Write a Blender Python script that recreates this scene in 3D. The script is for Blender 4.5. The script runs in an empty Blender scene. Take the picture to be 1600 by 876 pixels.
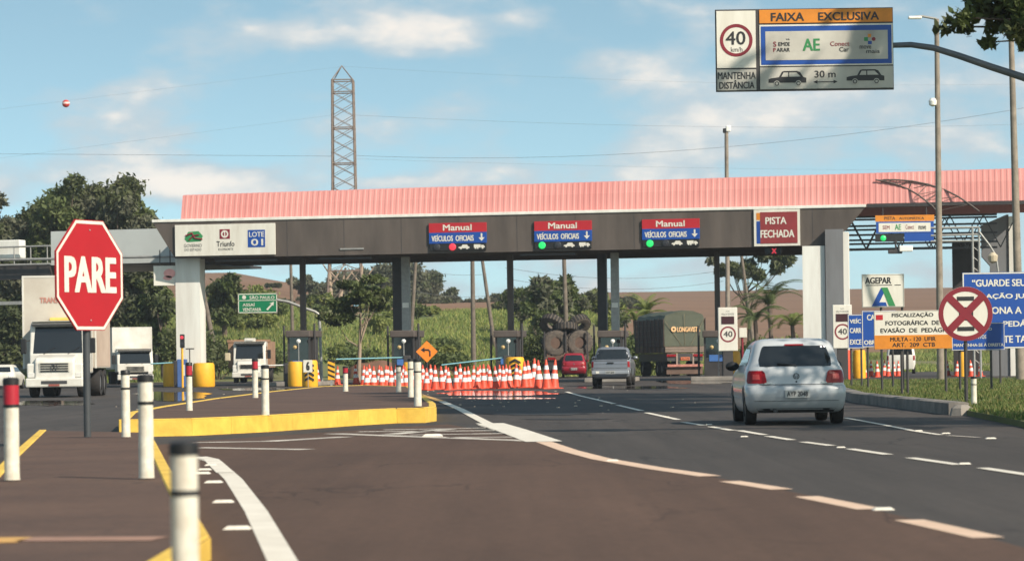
import bpy, bmesh, math, random
import numpy as np
from mathutils import Vector, Matrix
R = math.radians
random.seed(7)
scene = bpy.context.scene
col = scene.collection
# ------------------------------------------------------------------ camera
F = 4500.0; H = 1.1; ROLL = 0.0138; HOR = 565.0     # focal length in photo pixels, eye height, camera roll, horizon row
cr, sr = math.cos(ROLL), math.sin(ROLL)
cam_d = bpy.data.cameras.new('camera'); cam = bpy.data.objects.new('camera', cam_d); col.objects.link(cam)
cam_d.sensor_width = 36; cam_d.lens = 36 * F / 1600; cam_d.sensor_fit = 'HORIZONTAL'
cam_d.shift_y = (HOR - 438) / 1600; cam_d.clip_start = .5; cam_d.clip_end = 9000
cam.matrix_world = Matrix(((cr, sr, 0, 0), (0, 0, -1, 0), (-sr, cr, 0, H), (0, 0, 0, 1)))
cam_d.dof.use_dof = True; cam_d.dof.focus_distance = 75; cam_d.dof.aperture_fstop = 3.7
scene.camera = cam
# ------------------------------------------------------------------ sun, sky, exposure
SUN_EL, SUN_AZ = R(37), R(47)          # azimuth measured from straight behind the camera towards the right
sun_vec = Vector((math.sin(SUN_AZ) * math.cos(SUN_EL), -math.cos(SUN_AZ) * math.cos(SUN_EL), math.sin(SUN_EL)))
sd = bpy.data.lights.new('sun', 'SUN'); sd.energy = 4.4; sd.angle = R(.5); sd.color = (1, .90, .76)
sun = bpy.data.objects.new('sun', sd); col.objects.link(sun)
sun.rotation_euler = sun_vec.to_track_quat('Z', 'Y').to_euler()
world = bpy.data.worlds.new('World'); scene.world = world; world.use_nodes = True
wt = world.node_tree; wt.nodes.clear()
def wn(t, **k):
    n = wt.nodes.new(t)
    for a, b in k.items(): setattr(n, a, b)
    return n
def wl(a, b): wt.links.new(a, b)
def wmath(op, a, b=None, c=None):
    n = wn('ShaderNodeMath', operation=op)
    for i, x in enumerate((a, b, c)):
        if x is None: continue
        if isinstance(x, (int, float)): n.inputs[i].default_value = x
        else: wl(x, n.inputs[i])
    return n.outputs[0]
tc = wn('ShaderNodeTexCoord'); sep = wn('ShaderNodeSeparateXYZ'); wl(tc.outputs['Generated'], sep.inputs[0])
sx, sy, sz = sep.outputs
# the clear sky: the first degrees above the horizon are read a little higher up, where the air is bluer
cmb = wn('ShaderNodeCombineXYZ'); wl(sx, cmb.inputs[0]); wl(sy, cmb.inputs[1]); wl(wmath('ADD', wmath('MULTIPLY', sz, 2.2), .10), cmb.inputs[2])
nrm = wn('ShaderNodeVectorMath', operation='NORMALIZE'); wl(cmb.outputs[0], nrm.inputs[0])
sky = wn('ShaderNodeTexSky', sky_type='NISHITA', sun_disc=False, sun_elevation=SUN_EL, sun_rotation=math.pi - SUN_AZ)
sky.altitude = 600; sky.air_density = .95; sky.dust_density = 1.0; sky.ozone_density = 1.2
wl(nrm.outputs[0], sky.inputs[0])
tint = wn('ShaderNodeMix', data_type='RGBA', blend_type='MULTIPLY'); tint.inputs['Factor'].default_value = 1
wl(sky.outputs[0], tint.inputs['A']); tint.inputs['B'].default_value = (1.06, 1.13, .86, 1)
# clouds: noise in direction space, kept to a few banks
el = wmath('DIVIDE', sz, wmath('MAXIMUM', wmath('ABSOLUTE', sy), .2)); az = wmath('DIVIDE', sx, wmath('MAXIMUM', wmath('ABSOLUTE', sy), .2))
cv = wn('ShaderNodeCombineXYZ'); wl(wmath('MULTIPLY', az, 1.0), cv.inputs[0]); wl(wmath('MULTIPLY', el, 2.1), cv.inputs[1]); wl(sy, cv.inputs[2])
nz = wn('ShaderNodeTexNoise'); wl(cv.outputs[0], nz.inputs['Vector']); nz.inputs['Scale'].default_value = 26; nz.inputs['Detail'].default_value = 7; nz.inputs['Roughness'].default_value = .52
nz2 = wn('ShaderNodeTexNoise'); wl(cv.outputs[0], nz2.inputs['Vector']); nz2.inputs['Scale'].default_value = 62; nz2.inputs['Detail'].default_value = 5
def bank(px, py, rx, ry):
    a = (px - 800) / F; b = (HOR - py) / F - ROLL * a
    dx = wmath('DIVIDE', wmath('SUBTRACT', az, a), rx / F); dy = wmath('DIVIDE', wmath('SUBTRACT', el, b), ry / F)
    d = wmath('ADD', wmath('MULTIPLY', dx, dx), wmath('MULTIPLY', dy, dy))
    return wmath('POWER', 2.718, wmath('MULTIPLY', d, -1.0))
BANKS = [(1330, 165, 330, 90, .9), (1240, 240, 360, 55, .66), (1060, 225, 110, 45, .72), (560, 52, 220, 36, 1.0), (620, 20, 70, 34, .45), (330, 285, 190, 34, 1.1), (240, 215, 250, 60, .62), (640, 285, 150, 16, .8),
         (1060, 240, 70, 28, .5), (800, 36, 60, 20, .4), (820, 133, 40, 14, .3), (1000, 275, 560, 34, .7), (1450, 215, 200, 60, .85), (60, 270, 120, 40, .6), (700, 450, 900, 90, .5), (1180, 120, 110, 55, .3), (1600, 120, 160, 60, .4)]
acc = None
for (a, b, c, d, w) in BANKS:
    g = wmath('MULTIPLY', bank(a, b, c, d), w); acc = g if acc is None else wmath('MAXIMUM', acc, g)
dens = wmath('ADD', wmath('MULTIPLY', wmath('SUBTRACT', nz.outputs['Fac'], .5), 3.0), acc)
ramp = wn('ShaderNodeMapRange'); ramp.interpolation_type = 'SMOOTHSTEP'; wl(dens, ramp.inputs[0])
ramp.inputs[1].default_value = -.04; ramp.inputs[2].default_value = .78; ramp.inputs[3].default_value = 0; ramp.inputs[4].default_value = .86
lit = wn('ShaderNodeMapRange'); lit.interpolation_type = 'SMOOTHSTEP'
wl(wmath('ADD', wmath('MULTIPLY', nz2.outputs['Fac'], .8), wmath('MULTIPLY', dens, .55)), lit.inputs[0]); lit.inputs[1].default_value = .62; lit.inputs[2].default_value = 1.25
cc = wn('ShaderNodeMix', data_type='RGBA'); wl(lit.outputs[0], cc.inputs['Factor'])
CB = 6.1
cc.inputs['A'].default_value = (.46 * CB, .53 * CB, .57 * CB, 1); cc.inputs['B'].default_value = (.90 * CB, .80 * CB, .70 * CB, 1)
mx = wn('ShaderNodeMix', data_type='RGBA'); wl(ramp.outputs[0], mx.inputs['Factor']); wl(tint.outputs['Result'], mx.inputs['A']); wl(cc.outputs['Result'], mx.inputs['B'])
bg = wn('ShaderNodeBackground'); bg.inputs['Strength'].default_value = .15; wl(mx.outputs['Result'], bg.inputs['Color'])
wo = wn('ShaderNodeOutputWorld'); wl(bg.outputs[0], wo.inputs['Surface'])
vs = scene.view_settings; vs.view_transform = 'Standard'; vs.look = 'None'; vs.exposure = 0.5; vs.gamma = 1; vs.use_curve_mapping = False
scene.render.engine = 'CYCLES'; scene.cycles.max_bounces = 6; scene.cycles.transparent_max_bounces = 12
# ------------------------------------------------------------------ pixels of the photo to places in the world
def ray(px, py):
    a = px - 800; b = HOR - py
    return Vector(((a * cr + b * sr) / F, 1, (-a * sr + b * cr) / F))
def P(px, py, D):
    r = ray(px, py); return Vector((r.x * D, D, H + r.z * D))
def gp(px, py, z=0):
    r = ray(px, py); D = (z - H) / r.z; return Vector((r.x * D, D, z))
# ------------------------------------------------------------------ materials
MATS = {}
def mat(name, c, rough=.6, metal=0, var=.12, scale=2.0, bump=0, bscale=20, emit=None, spec=.5, c2=None, mixscale=None, detail=5, coat=0, trans=0, coords='Object', stretch=None):
    m = bpy.data.materials.new(name); m.use_nodes = True; t = m.node_tree; b = t.nodes['Principled BSDF']
    b.inputs['Roughness'].default_value = rough; b.inputs['Metallic'].default_value = metal
    b.inputs['Specular IOR Level'].default_value = spec; b.inputs['Coat Weight'].default_value = coat
    co = t.nodes.new('ShaderNodeTexCoord'); vec = co.outputs[coords]
    if stretch:
        mp = t.nodes.new('ShaderNodeMapping'); mp.inputs['Scale'].default_value = stretch; t.links.new(vec, mp.inputs[0]); vec = mp.outputs[0]
    n = t.nodes.new('ShaderNodeTexNoise'); n.inputs['Scale'].default_value = scale; n.inputs['Detail'].default_value = detail; n.inputs['Roughness'].default_value = .62
    t.links.new(vec, n.inputs['Vector'])
    mr = t.nodes.new('ShaderNodeMapRange'); mr.inputs[1].default_value = .3; mr.inputs[2].default_value = .7
    t.links.new(n.outputs['Fac'], mr.inputs[0])
    mixn = t.nodes.new('ShaderNodeMix'); mixn.data_type = 'RGBA'
    if c2 is None:
        A = [x * (1 - var) for x in c[:3]]; B = [min(1, x * (1 + var)) for x in c[:3]]
    else: A, B = c, c2
    mixn.inputs['A'].default_value = (*A, 1); mixn.inputs['B'].default_value = (*B, 1)
    t.links.new(mr.outputs[0], mixn.inputs['Factor']); t.links.new(mixn.outputs['Result'], b.inputs['Base Color'])
    if bump:
        n2 = t.nodes.new('ShaderNodeTexNoise'); n2.inputs['Scale'].default_value = bscale; n2.inputs['Detail'].default_value = 4
        t.links.new(co.outputs[coords], n2.inputs['Vector'])
        bp = t.nodes.new('ShaderNodeBump'); bp.inputs['Strength'].default_value = bump; bp.inputs['Distance'].default_value = .02
        t.links.new(n2.outputs['Fac'], bp.inputs['Height']); t.links.new(bp.outputs[0], b.inputs['Normal'])
    if emit:
        b.inputs['Emission Color'].default_value = (*emit[0], 1); b.inputs['Emission Strength'].default_value = emit[1]
    if trans:
        tb = t.nodes.new('ShaderNodeBsdfTranslucent'); t.links.new(mixn.outputs['Result'], tb.inputs['Color'])
        ms = t.nodes.new('ShaderNodeMixShader'); ms.inputs[0].default_value = trans
        t.links.new(b.outputs[0], ms.inputs[1]); t.links.new(tb.outputs[0], ms.inputs[2])
        t.links.new(ms.outputs[0], t.nodes['Material Output'].inputs['Surface'])
    MATS[name] = m; return m
white = mat('white_paint', (.78, .76, .70), .5, var=.06, scale=3)
white_wall = mat('white_render', (.80, .79, .73), .8, c2=(.62, .59, .53), scale=1.1, stretch=(1.5, 1.5, .18), detail=8)
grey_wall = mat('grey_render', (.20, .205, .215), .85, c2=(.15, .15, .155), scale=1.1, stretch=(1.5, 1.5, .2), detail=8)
fascia_m = mat('dark_fascia', (.060, .048, .041), .75, c2=(.115, .092, .078), scale=.9, stretch=(1, 1, .22), detail=8)
dark_steel = mat('dark_steel', (.045, .04, .04), .5, var=.2)
brown_steel = mat('brown_steel', (.09, .07, .06), .6, var=.2)
galv = mat('galvanised_steel', (.34, .33, .31), .45, .3, var=.15, scale=6)
concrete = mat('concrete', (.26, .23, .20), .9, var=.25, scale=1.5, bump=.3)
old_conc = mat('old_kerb_concrete', (.11, .10, .095), .9, c2=(.26, .23, .20), scale=1.8, bump=.5)
pole_m = mat('weathered_pole', (.24, .20, .16), .85, var=.25, scale=3)
wood_pole = mat('timber_pole', (.15, .12, .095), .9, var=.3, scale=3)
black = mat('black_plastic', (.012, .012, .013), .5, var=.2)
rubber = mat('tyre_rubber', (.022, .019, .018), .85, var=.3, scale=8)
dusty_rubber = mat('dusty_tyre_rubber', (.060, .050, .043), .9, c2=(.15, .12, .095), scale=5, bump=.4)
glass = mat('dark_glass', (.012, .014, .016), .06, var=.1, spec=.8)
sign_w = mat('sign_white', (.74, .71, .63), .45, c2=(.60, .56, .48), scale=1.6, stretch=(1.6, 1, .3), detail=8)
sign_blk = mat('sign_black', (.02, .018, .02), .5)
sign_red = mat('sign_red', (.38, .008, .014), .45, var=.08)
ring_red = mat('ring_red', (.20, .010, .022), .5, var=.1)
sign_blue = mat('sign_blue', (.008, .05, .26), .45, var=.12, scale=2)
sign_green = mat('sign_green', (.0, .17, .07), .45, var=.1)
green2 = mat('logo_green', (.03, .22, .07), .5)
sign_or = mat('sign_orange', (.62, .21, .015), .5, var=.12, scale=3)
dull_red = mat('dull_red_panel', (.24, .028, .03), .5, var=.12)
band_red = mat('bright_red_panel', (.42, .012, .02), .45, var=.06)
band_blue = mat('bright_blue_panel', (.006, .06, .30), .45, var=.06)
yellow = mat('kerb_yellow', (.80, .54, .085), .75, c2=(.60, .36, .05), scale=2.6, detail=9, bump=.2)
barrel_y = mat('barrier_yellow', (.80, .40, .02), .6, var=.12, scale=2)
cone_o = mat('cone_orange', (.72, .060, .018), .55, c2=(.55, .075, .035), scale=5, detail=7)
refl = mat('reflective_white', (.82, .78, .74), .4, var=.08, scale=6)
cream_w = mat('bollard_white', (.76, .73, .62), .45, c2=(.52, .45, .35), scale=9, detail=9)
boll_red = mat('bollard_red', (.40, .015, .03), .4, var=.15)
pink = None
def build_mesh(name, verts, faces, mats, mi=None, smooth=None, angle=None):
    me = bpy.data.meshes.new(name); me.from_pydata([tuple(v) for v in verts], [], faces)
    for m in (mats if isinstance(mats, (list, tuple)) else [mats]): me.materials.append(m)
    if mi: me.polygons.foreach_set('material_index', mi)
    if smooth is not None: me.polygons.foreach_set('use_smooth', smooth)
    me.update(); 
    if angle is not None: me.shade_smooth(); me.set_sharp_from_angle(angle=R(angle))
    return me
class MB:
    def __init__(s): s.v = []; s.f = []; s.mi = []; s.sm = []; s.cur = 0
    def add(s, vs, fs, smooth=False):
        o = len(s.v); s.v += [tuple(v) for v in vs]; s.f += [tuple(i + o for i in f) for f in fs]
        s.mi += [s.cur] * len(fs); s.sm += [smooth] * len(fs); return s
    def box(s, c, d, rz=0, bev=0, tilt=0):
        x, y, z = [k / 2 for k in d]; M = Matrix.Translation(c) @ Matrix.Rotation(rz, 4, 'Z') @ Matrix.Rotation(tilt, 4, 'X')
        if bev:
            bm = bmesh.new(); bmesh.ops.create_cube(bm, size=1, matrix=Matrix.Diagonal((d[0], d[1], d[2], 1)))
            bmesh.ops.bevel(bm, geom=bm.edges[:], offset=bev, segments=2, affect='EDGES', profile=.5)
            bm.verts.index_update(); s.add([M @ v.co for v in bm.verts], [[v.index for v in f.verts] for f in bm.faces]); bm.free(); return s
        vs = [M @ Vector((a * x, b * y, e * z)) for a in (-1, 1) for b in (-1, 1) for e in (-1, 1)]
        return s.add(vs, [(0, 1, 3, 2), (4, 6, 7, 5), (0, 4, 5, 1), (2, 3, 7, 6), (0, 2, 6, 4), (1, 5, 7, 3)])
    def bb(s, x0, x1, y0, y1, z0, z1, bev=0): return s.box(((x0 + x1) / 2, (y0 + y1) / 2, (z0 + z1) / 2), (x1 - x0, y1 - y0, z1 - z0), bev=bev)
    def tube(s, pts, rs, n=8, caps=True):
        pts = [Vector(p) for p in pts]; rs = rs if isinstance(rs, (list, tuple)) else [rs] * len(pts)
        vs = []; prev = None
        for i, p in enumerate(pts):
            d = (pts[min(i + 1, len(pts) - 1)] - pts[max(i - 1, 0)]).normalized()
            a = d.orthogonal().normalized() if prev is None else (prev - d * prev.dot(d)).normalized()
            prev = a; b = d.cross(a)
            vs += [p + (a * math.cos(2 * math.pi * k / n) + b * math.sin(2 * math.pi * k / n)) * rs[i] for k in range(n)]
        fs = [(i * n + k, i * n + (k + 1) % n, (i + 1) * n + (k + 1) % n, (i + 1) * n + k) for i in range(len(pts) - 1) for k in range(n)]
        s.add(vs, fs, True)
        if caps: s.add(vs[:n], [tuple(range(n))[::-1]]); s.add(vs[-n:], [tuple(range(n))])
        return s
    def lathe(s, prof, c=(0, 0, 0), n=16, axis='Z', caps=True):
        c = Vector(c); vs = []
        for (r, h) in prof:
            for k in range(n):
                a = 2 * math.pi * k / n; x, y = r * math.cos(a), r * math.sin(a)
                vs.append(c + (Vector((x, y, h)) if axis == 'Z' else Vector((x, h, -y)) if axis == 'Y' else Vector((h, x, y))))
        fs = [(i * n + k, i * n + (k + 1) % n, (i + 1) * n + (k + 1) % n, (i + 1) * n + k) for i in range(len(prof) - 1) for k in range(n)]
        s.add(vs, fs, False)
        if caps: s.add(vs[:n], [tuple(range(n))[::-1]]); s.add(vs[-n:], [tuple(range(n))])
        return s
    def prism(s, poly, y0, y1):            # polygon in x,z pushed from y0 to y1
        n = len(poly); vs = [(x, y0, z) for x, z in poly] + [(x, y1, z) for x, z in poly]
        return s.add(vs, [tuple(range(n)), tuple(range(2 * n - 1, n - 1, -1))] + [(i, i + n, (i + 1) % n + n, (i + 1) % n) for i in range(n)])
    def xprism(s, poly, x0, x1):           # polygon in y,z pushed from x0 to x1
        n = len(poly); vs = [(x0, y, z) for y, z in poly] + [(x1, y, z) for y, z in poly]
        return s.add(vs, [tuple(range(n)), tuple(range(2 * n - 1, n - 1, -1))] + [(i, i + n, (i + 1) % n + n, (i + 1) % n) for i in range(n)])
    def build(s, name, m, parent=None, loc=(0, 0, 0), angle=None):
        me = build_mesh(name, s.v, s.f, m, s.mi, s.sm, angle)
        o = bpy.data.objects.new(name, me); col.objects.link(o); o.location = loc
        if parent is not None: o.parent = parent
        return o
def tag(o, label=None, cat=None, group=None, kind=None):
    if label: o['label'] = label
    if cat: o['category'] = cat
    if group: o['group'] = group
    if kind: o['kind'] = kind
    return o
def thing(name, label, cat, loc=(0, 0, 0), rz=0, group=None):
    o = bpy.data.objects.new(name, None); col.objects.link(o); o.empty_display_size = .3
    o.location = loc; o.rotation_euler = (0, 0, rz); return tag(o, label, cat, group)
def copy_tree(o, parent=None):
    c = o.copy(); col.objects.link(c)
    if parent is not None: c.parent = parent
    for ch in list(o.children): copy_tree(ch, c)
    return c
_tc = {}
def text_geo(s, bold=.018):
    k = (s, bold)
    if k not in _tc:
        cu = bpy.data.curves.new('t', 'FONT'); cu.body = s; cu.size = 1; cu.offset = bold; cu.resolution_u = 3
        o = bpy.data.objects.new('t', cu); col.objects.link(o); dg = bpy.context.evaluated_depsgraph_get(); dg.update()
        me = bpy.data.meshes.new_from_object(o.evaluated_get(dg))
        vs = [v.co.copy() for v in me.vertices]; fs = [tuple(p.vertices) for p in me.polygons]
        bpy.data.objects.remove(o); bpy.data.curves.remove(cu); bpy.data.meshes.remove(me)
        x0 = min(v.x for v in vs); x1 = max(v.x for v in vs); y0 = min(v.y for v in vs); y1 = max(v.y for v in vs)
        _tc[k] = ([((v.x - x0) / (x1 - x0), (v.y - y0) / (y1 - y0)) for v in vs], fs)
    return _tc[k]
def text(mb, s, x0, x1, z0, z1, y, bold=.018):
    vs, fs = text_geo(s, 0); e = max(0, bold) * (z1 - z0) * 1.15; h = e * .5       # heavier strokes: the same letters again a hair aside
    for k, (dx, dz) in enumerate([(-e, -h), (e, h), (0, 0), (-e, h), (e, -h)][:5 if e > 0 else 1]):
        mb.add([(x0 + e + u * (x1 - x0 - 2 * e) + dx, y - .0008 * k, z0 + h + v * (z1 - z0 - 2 * h) + dz) for u, v in vs], fs)
def flat(mb, poly, y):                     # thin sticker facing the camera side
    mb.prism(poly, y - .004, y + .001)
def disc(mb, cx, cz, r, y, r0=0, n=28, sx=1):
    if r0 == 0: flat(mb, [(cx + sx * r * math.cos(2 * math.pi * k / n), cz + r * math.sin(2 * math.pi * k / n)) for k in range(n)], y)
    else:
        vs = []
        for rr in (r, r0): vs += [(cx + sx * rr * math.cos(2 * math.pi * k / n), y - .004, cz + rr * math.sin(2 * math.pi * k / n)) for k in range(n)]
        mb.add(vs, [(k, (k + 1) % n, n + (k + 1) % n, n + k) for k in range(n)])
def rect(x0, x1, z0, z1): return [(x0, z0), (x1, z0), (x1, z1), (x0, z1)]
class Face:                                # picks places on a sign by photo pixel, in the sign's own upright frame
    def __init__(s, px, py, D): s.px, s.py, s.D, s.s = px, py, D, F / D; s.o = P(px, py, D)
    def x(s, px): return (px - s.px) / s.s
    def z(s, py): return (s.py - py) / s.s + s.o.z      # height above ground
    def r(s, px0, px1, py0, py1): return (s.x(px0), s.x(px1), s.z(py1), s.z(py0))
# ================================================================== ground, roads, islands
asphalt = mat('asphalt', (.040, .033, .029), .82, c2=(.066, .054, .047), scale=.16, bump=.25, bscale=14, spec=.35, detail=9, stretch=(1, .35, 1))
def asphalt_grain(m, amt=.22, sc=9.0, patch=.0):
    t = m.node_tree; b = t.nodes['Principled BSDF']; src = b.inputs['Base Color'].links[0].from_socket
    co = t.nodes.new('ShaderNodeTexCoord'); n = t.nodes.new('ShaderNodeTexNoise'); n.inputs['Scale'].default_value = sc;
    mp = t.nodes.new('ShaderNodeMapping'); mp.inputs['Scale'].default_value = (1.3, .035, 1) if sc == 1.0 else (1, 1, 1); t.links.new(co.outputs['Object'], mp.inputs[0]); n.inputs['Detail'].default_value = 6; n.inputs['Roughness'].default_value = .8
    t.links.new(mp.outputs[0], n.inputs['Vector'])
    r = t.nodes.new('ShaderNodeMapRange'); r.inputs[1].default_value = .3; r.inputs[2].default_value = .7; r.inputs[3].default_value = 1 - amt; r.inputs[4].default_value = 1 + amt
    t.links.new(n.outputs['Fac'], r.inputs[0]); k = t.nodes.new('ShaderNodeVectorMath'); k.operation = 'SCALE'
    t.links.new(src, k.inputs[0]); t.links.new(r.outputs[0], k.inputs['Scale']); t.links.new(k.outputs[0], b.inputs['Base Color'])
asphalt_grain(asphalt); asphalt_grain(asphalt, .28, 1.0)
def cracks(m, sc, w, dark, st=(1, .4, 1)):
    t = m.node_tree; b = t.nodes['Principled BSDF']; src = b.inputs['Base Color'].links[0].from_socket
    co = t.nodes.new('ShaderNodeTexCoord'); mp = t.nodes.new('ShaderNodeMapping'); mp.inputs['Scale'].default_value = st; t.links.new(co.outputs['Object'], mp.inputs[0])
    n = t.nodes.new('ShaderNodeTexNoise'); n.inputs['Scale'].default_value = 1.2; n.inputs['Detail'].default_value = 5; t.links.new(mp.outputs[0], n.inputs['Vector'])
    ad = t.nodes.new('ShaderNodeVectorMath'); ad.operation = 'ADD'; t.links.new(mp.outputs[0], ad.inputs[0]); t.links.new(n.outputs['Color'], ad.inputs[1])
    v = t.nodes.new('ShaderNodeTexVoronoi'); v.feature = 'DISTANCE_TO_EDGE'; v.inputs['Scale'].default_value = sc; t.links.new(ad.outputs[0], v.inputs['Vector'])
    r = t.nodes.new('ShaderNodeMapRange'); r.inputs[1].default_value = 0; r.inputs[2].default_value = w; r.inputs[3].default_value = dark; r.inputs[4].default_value = 1; t.links.new(v.outputs['Distance'], r.inputs[0])
    n3 = t.nodes.new('ShaderNodeTexNoise'); n3.inputs['Scale'].default_value = .15; t.links.new(co.outputs['Object'], n3.inputs['Vector'])
    g = t.nodes.new('ShaderNodeMapRange'); g.inputs[1].default_value = .48; g.inputs[2].default_value = .58; t.links.new(n3.outputs['Fac'], g.inputs[0])
    mx_ = t.nodes.new('ShaderNodeMix'); t.links.new(g.outputs[0], mx_.inputs['Factor']); mx_.inputs['A'].default_value = 1; t.links.new(r.outputs[0], mx_.inputs['B'])
    k = t.nodes.new('ShaderNodeVectorMath'); k.operation = 'SCALE'; t.links.new(src, k.inputs[0]); t.links.new(mx_.outputs['Result'], k.inputs['Scale']); t.links.new(k.outputs[0], b.inputs['Base Color'])
cracks(asphalt, .5, .018, .45)
dusty = mat('dusty_asphalt', (.066, .038, .026), .85, c2=(.108, .062, .042), scale=.22, bump=.25, bscale=14, spec=.3, detail=9, stretch=(1, .3, 1)); asphalt_grain(dusty); asphalt_grain(dusty, .16, 1.0); cracks(dusty, .7, .015, .5)
isl_top = mat('island_surface', (.066, .034, .022), .9, c2=(.112, .060, .038), scale=.5, bump=.35, bscale=9, detail=9); asphalt_grain(isl_top, .3, 12); cracks(isl_top, .8, .02, .5, (1, .6, 1))
grass_m = mat('grass_ground', (.075, .100, .022), .95, c2=(.16, .15, .048), scale=.35, bump=.6, bscale=6, detail=8)
soil_grass = mat('slope_ground', (.10, .14, .035), .95, c2=(.17, .13, .06), scale=.07, detail=9)
soil = mat('ploughed_soil', (.155, .078, .038), .95, c2=(.215, .115, .060), scale=.02, detail=10, stretch=(.4, 3, 1))
line_w = mat('road_line_white', (.62, .56, .47), .7, c2=(.78, .72, .62), scale=2.2, detail=8)
line_o = mat('road_line_dusty', (.60, .41, .29), .75, c2=(.72, .52, .38), scale=2.0, detail=8)
line_y = mat('road_line_yellow', (.62, .33, .08), .75, c2=(.5, .30, .12), scale=2.2)
worn = mat('worn_paint', (.26, .22, .19), .8, c2=(.74, .68, .58), scale=1.6, detail=9)
def sheet(name, poly, m, z, kind='structure', label=None, th=0):
    pts = [(p[0], p[1]) for p in poly]
    if th:
        n = len(pts); mb = MB(); mb.add([(x, y, z) for x, y in pts] + [(x, y, z - th) for x, y in pts], [tuple(range(n)), tuple(range(2 * n - 1, n - 1, -1))] + [(i, i + n, (i + 1) % n + n, (i + 1) % n) for i in range(n)])
    else: mb = MB().add([(x, y, z) for x, y in pts], [tuple(range(len(pts)))])
    o = mb.build(name, m); return tag(o, kind=kind, label=label)
def sm(t): t = max(0, min(1, t)); return t * t * (3 - 2 * t)
def vn(x, y): return math.sin(x * .9 + 1.3 * math.sin(y * .7)) * .5 + math.sin(x * .37 + y * .53 + 2) * .5
def terr(X, D):
    px = 800 + X / max(D, 1) * F
    crest = 5.9 + (1.4 - 5.9) * sm((px - 900) / 130) + .35 * vn(X * .12, D * .1) + 1.2 * sm((640 - px) / 300)
    if D < 200: return -.02
    if D < 272: return -.02 + crest * sm((D - 200) / 72)
    far = 15.8 - 1.6 * sm((900 - px) / 200) + 7.0 * sm((610 - px) / 220) + 3 * sm((-px) / 800)
    t = (D - 272) / 350
    if t < 1: return crest + (far - crest) * t
    return far - (D - 622) * .02
def grid(name, xs, ys, m, f, kind='structure', label=None):
    vs = [(x, y, f(x, y)) for y in ys for x in xs]; n = len(xs)
    fs = [(j * n + i, j * n + i + 1, (j + 1) * n + i + 1, (j + 1) * n + i) for j in range(len(ys) - 1) for i in range(n - 1)]
    me = build_mesh(name, vs, fs, m, smooth=[True] * len(fs)); o = bpy.data.objects.new(name, me); col.objects.link(o); return tag(o, kind=kind, label=label)
grid('ground', [-900, -300, -100, 100, 300, 900], [-60, 0, 100, 200], grass_m, lambda x, y: -.02)
grid('grass_slope', list(range(-240, 241, 4)), list(range(200, 273, 4)), soil_grass, terr)
grid('ploughed_field', list(np.linspace(-900, 900, 91)), [272, 300, 340, 390, 450, 520, 580, 622, 800, 1500, 3000], soil, terr)
sheet('road', [(-75, -10), (7.2, -10), (7.4, 36), (7.6, 42), (8.4, 54), (8.3, 70), (11.3, 101), (13, 125), (60, 127), (60, 203), (-75, 203)], asphalt, .004)
near_line = [(845, 690), (890, 705), (940, 718), (1020, 732), (1110, 745), (1222, 766), (1362, 796), (1545, 842), (1700, 885)]
nl = [gp(x, y) for x, y in near_line]
left_b = [gp(700, 663), gp(500, 676), gp(300, 690), gp(200, 700)]
sheet('dusty_lane', [(p.x, p.y) for p in nl] + [(3.6, 8), (3.7, 2), (-3.6, 2), (-3.2, 12), (-4.6, 36)] + [(p.x, p.y) for p in left_b[::-1]], dusty, .009)
verge_poly = [(7.2, 5), (7.4, 36), (7.6, 42), (8.4, 54), (8.35, 70), (11.3, 101), (13, 123), (70, 123), (70, 5)]
sheet('grass_verge', verge_poly, grass_m, .10, th=.10)
# mirage patches: glossy sheets added to imitate heat-shimmer reflections on the road
sheen = mat('mirage_gloss', (.03, .027, .026), .05, var=.2, spec=.9)
def blob(px0, px1, py0, py1, seed):
    rnd = random.Random(seed); pts = []
    for k in range(26):
        a = 2 * math.pi * k / 26; q = 1 + rnd.uniform(-.22, .22)
        pts.append(gp((px0 + px1) / 2 + (px1 - px0) / 2 * math.cos(a) * q, (py0 + py1) / 2 + (py1 - py0) / 2 * math.sin(a) * q))
    return [(p.x, p.y) for p in pts]
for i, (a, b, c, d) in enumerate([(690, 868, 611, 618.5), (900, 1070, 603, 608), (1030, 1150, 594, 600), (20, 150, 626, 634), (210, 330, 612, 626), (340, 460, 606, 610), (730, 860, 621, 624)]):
    sheet('mirage_patch', blob(a, b, c, d, i), sheen, .014, kind='structure')
dark_patch = mat('tar_patch', (.022, .02, .02), .75, var=.3, scale=1)
for i, (a, b, c, d) in enumerate([(760, 920, 645, 649), (820, 960, 654, 656), (980, 1060, 606, 609), (700, 780, 629, 632)]):
    sheet('tar_patch', blob(a, b, c, d, 40 + i), dark_patch, .011, kind='structure')
def ribbon(name, pts, w, m, z=.012, world=False, kind='structure', n_sub=1, mb=None):
    ps = [Vector(p) if world else gp(*p) for p in pts]; own = mb is None; mb = mb or MB()
    vs = []
    for i, p in enumerate(ps):
        d = ps[min(i + 1, len(ps) - 1)] - ps[max(i - 1, 0)]; nn = Vector((-d.y, d.x, 0)).normalized() * w / 2
        vs += [(p.x + nn.x, p.y + nn.y, z), (p.x - nn.x, p.y - nn.y, z)]
    mb.add(vs, [(2 * i, 2 * i + 1, 2 * i + 3, 2 * i + 2) for i in range(len(ps) - 1)])
    if own: return tag(mb.build(name, m), kind=kind)
ribbon('lane_line', [(690, 627), (720, 640), (760, 661), (810, 677), (850, 691)], .20, line_w)
ribbon('lane_line', [(850, 691), (890, 705), (940, 718), (1020, 732), (1110, 745)], .22, line_o)
ribbon('lane_line', [(655, 616), (675, 622), (690, 627)], .22, line_y)
for a, b in [((1140, 753), (1222, 766)), ((1260, 777), (1360, 797)), ((1420, 814), (1545, 842))]: ribbon('lane_dash', [a, b], .20, line_o)
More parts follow.
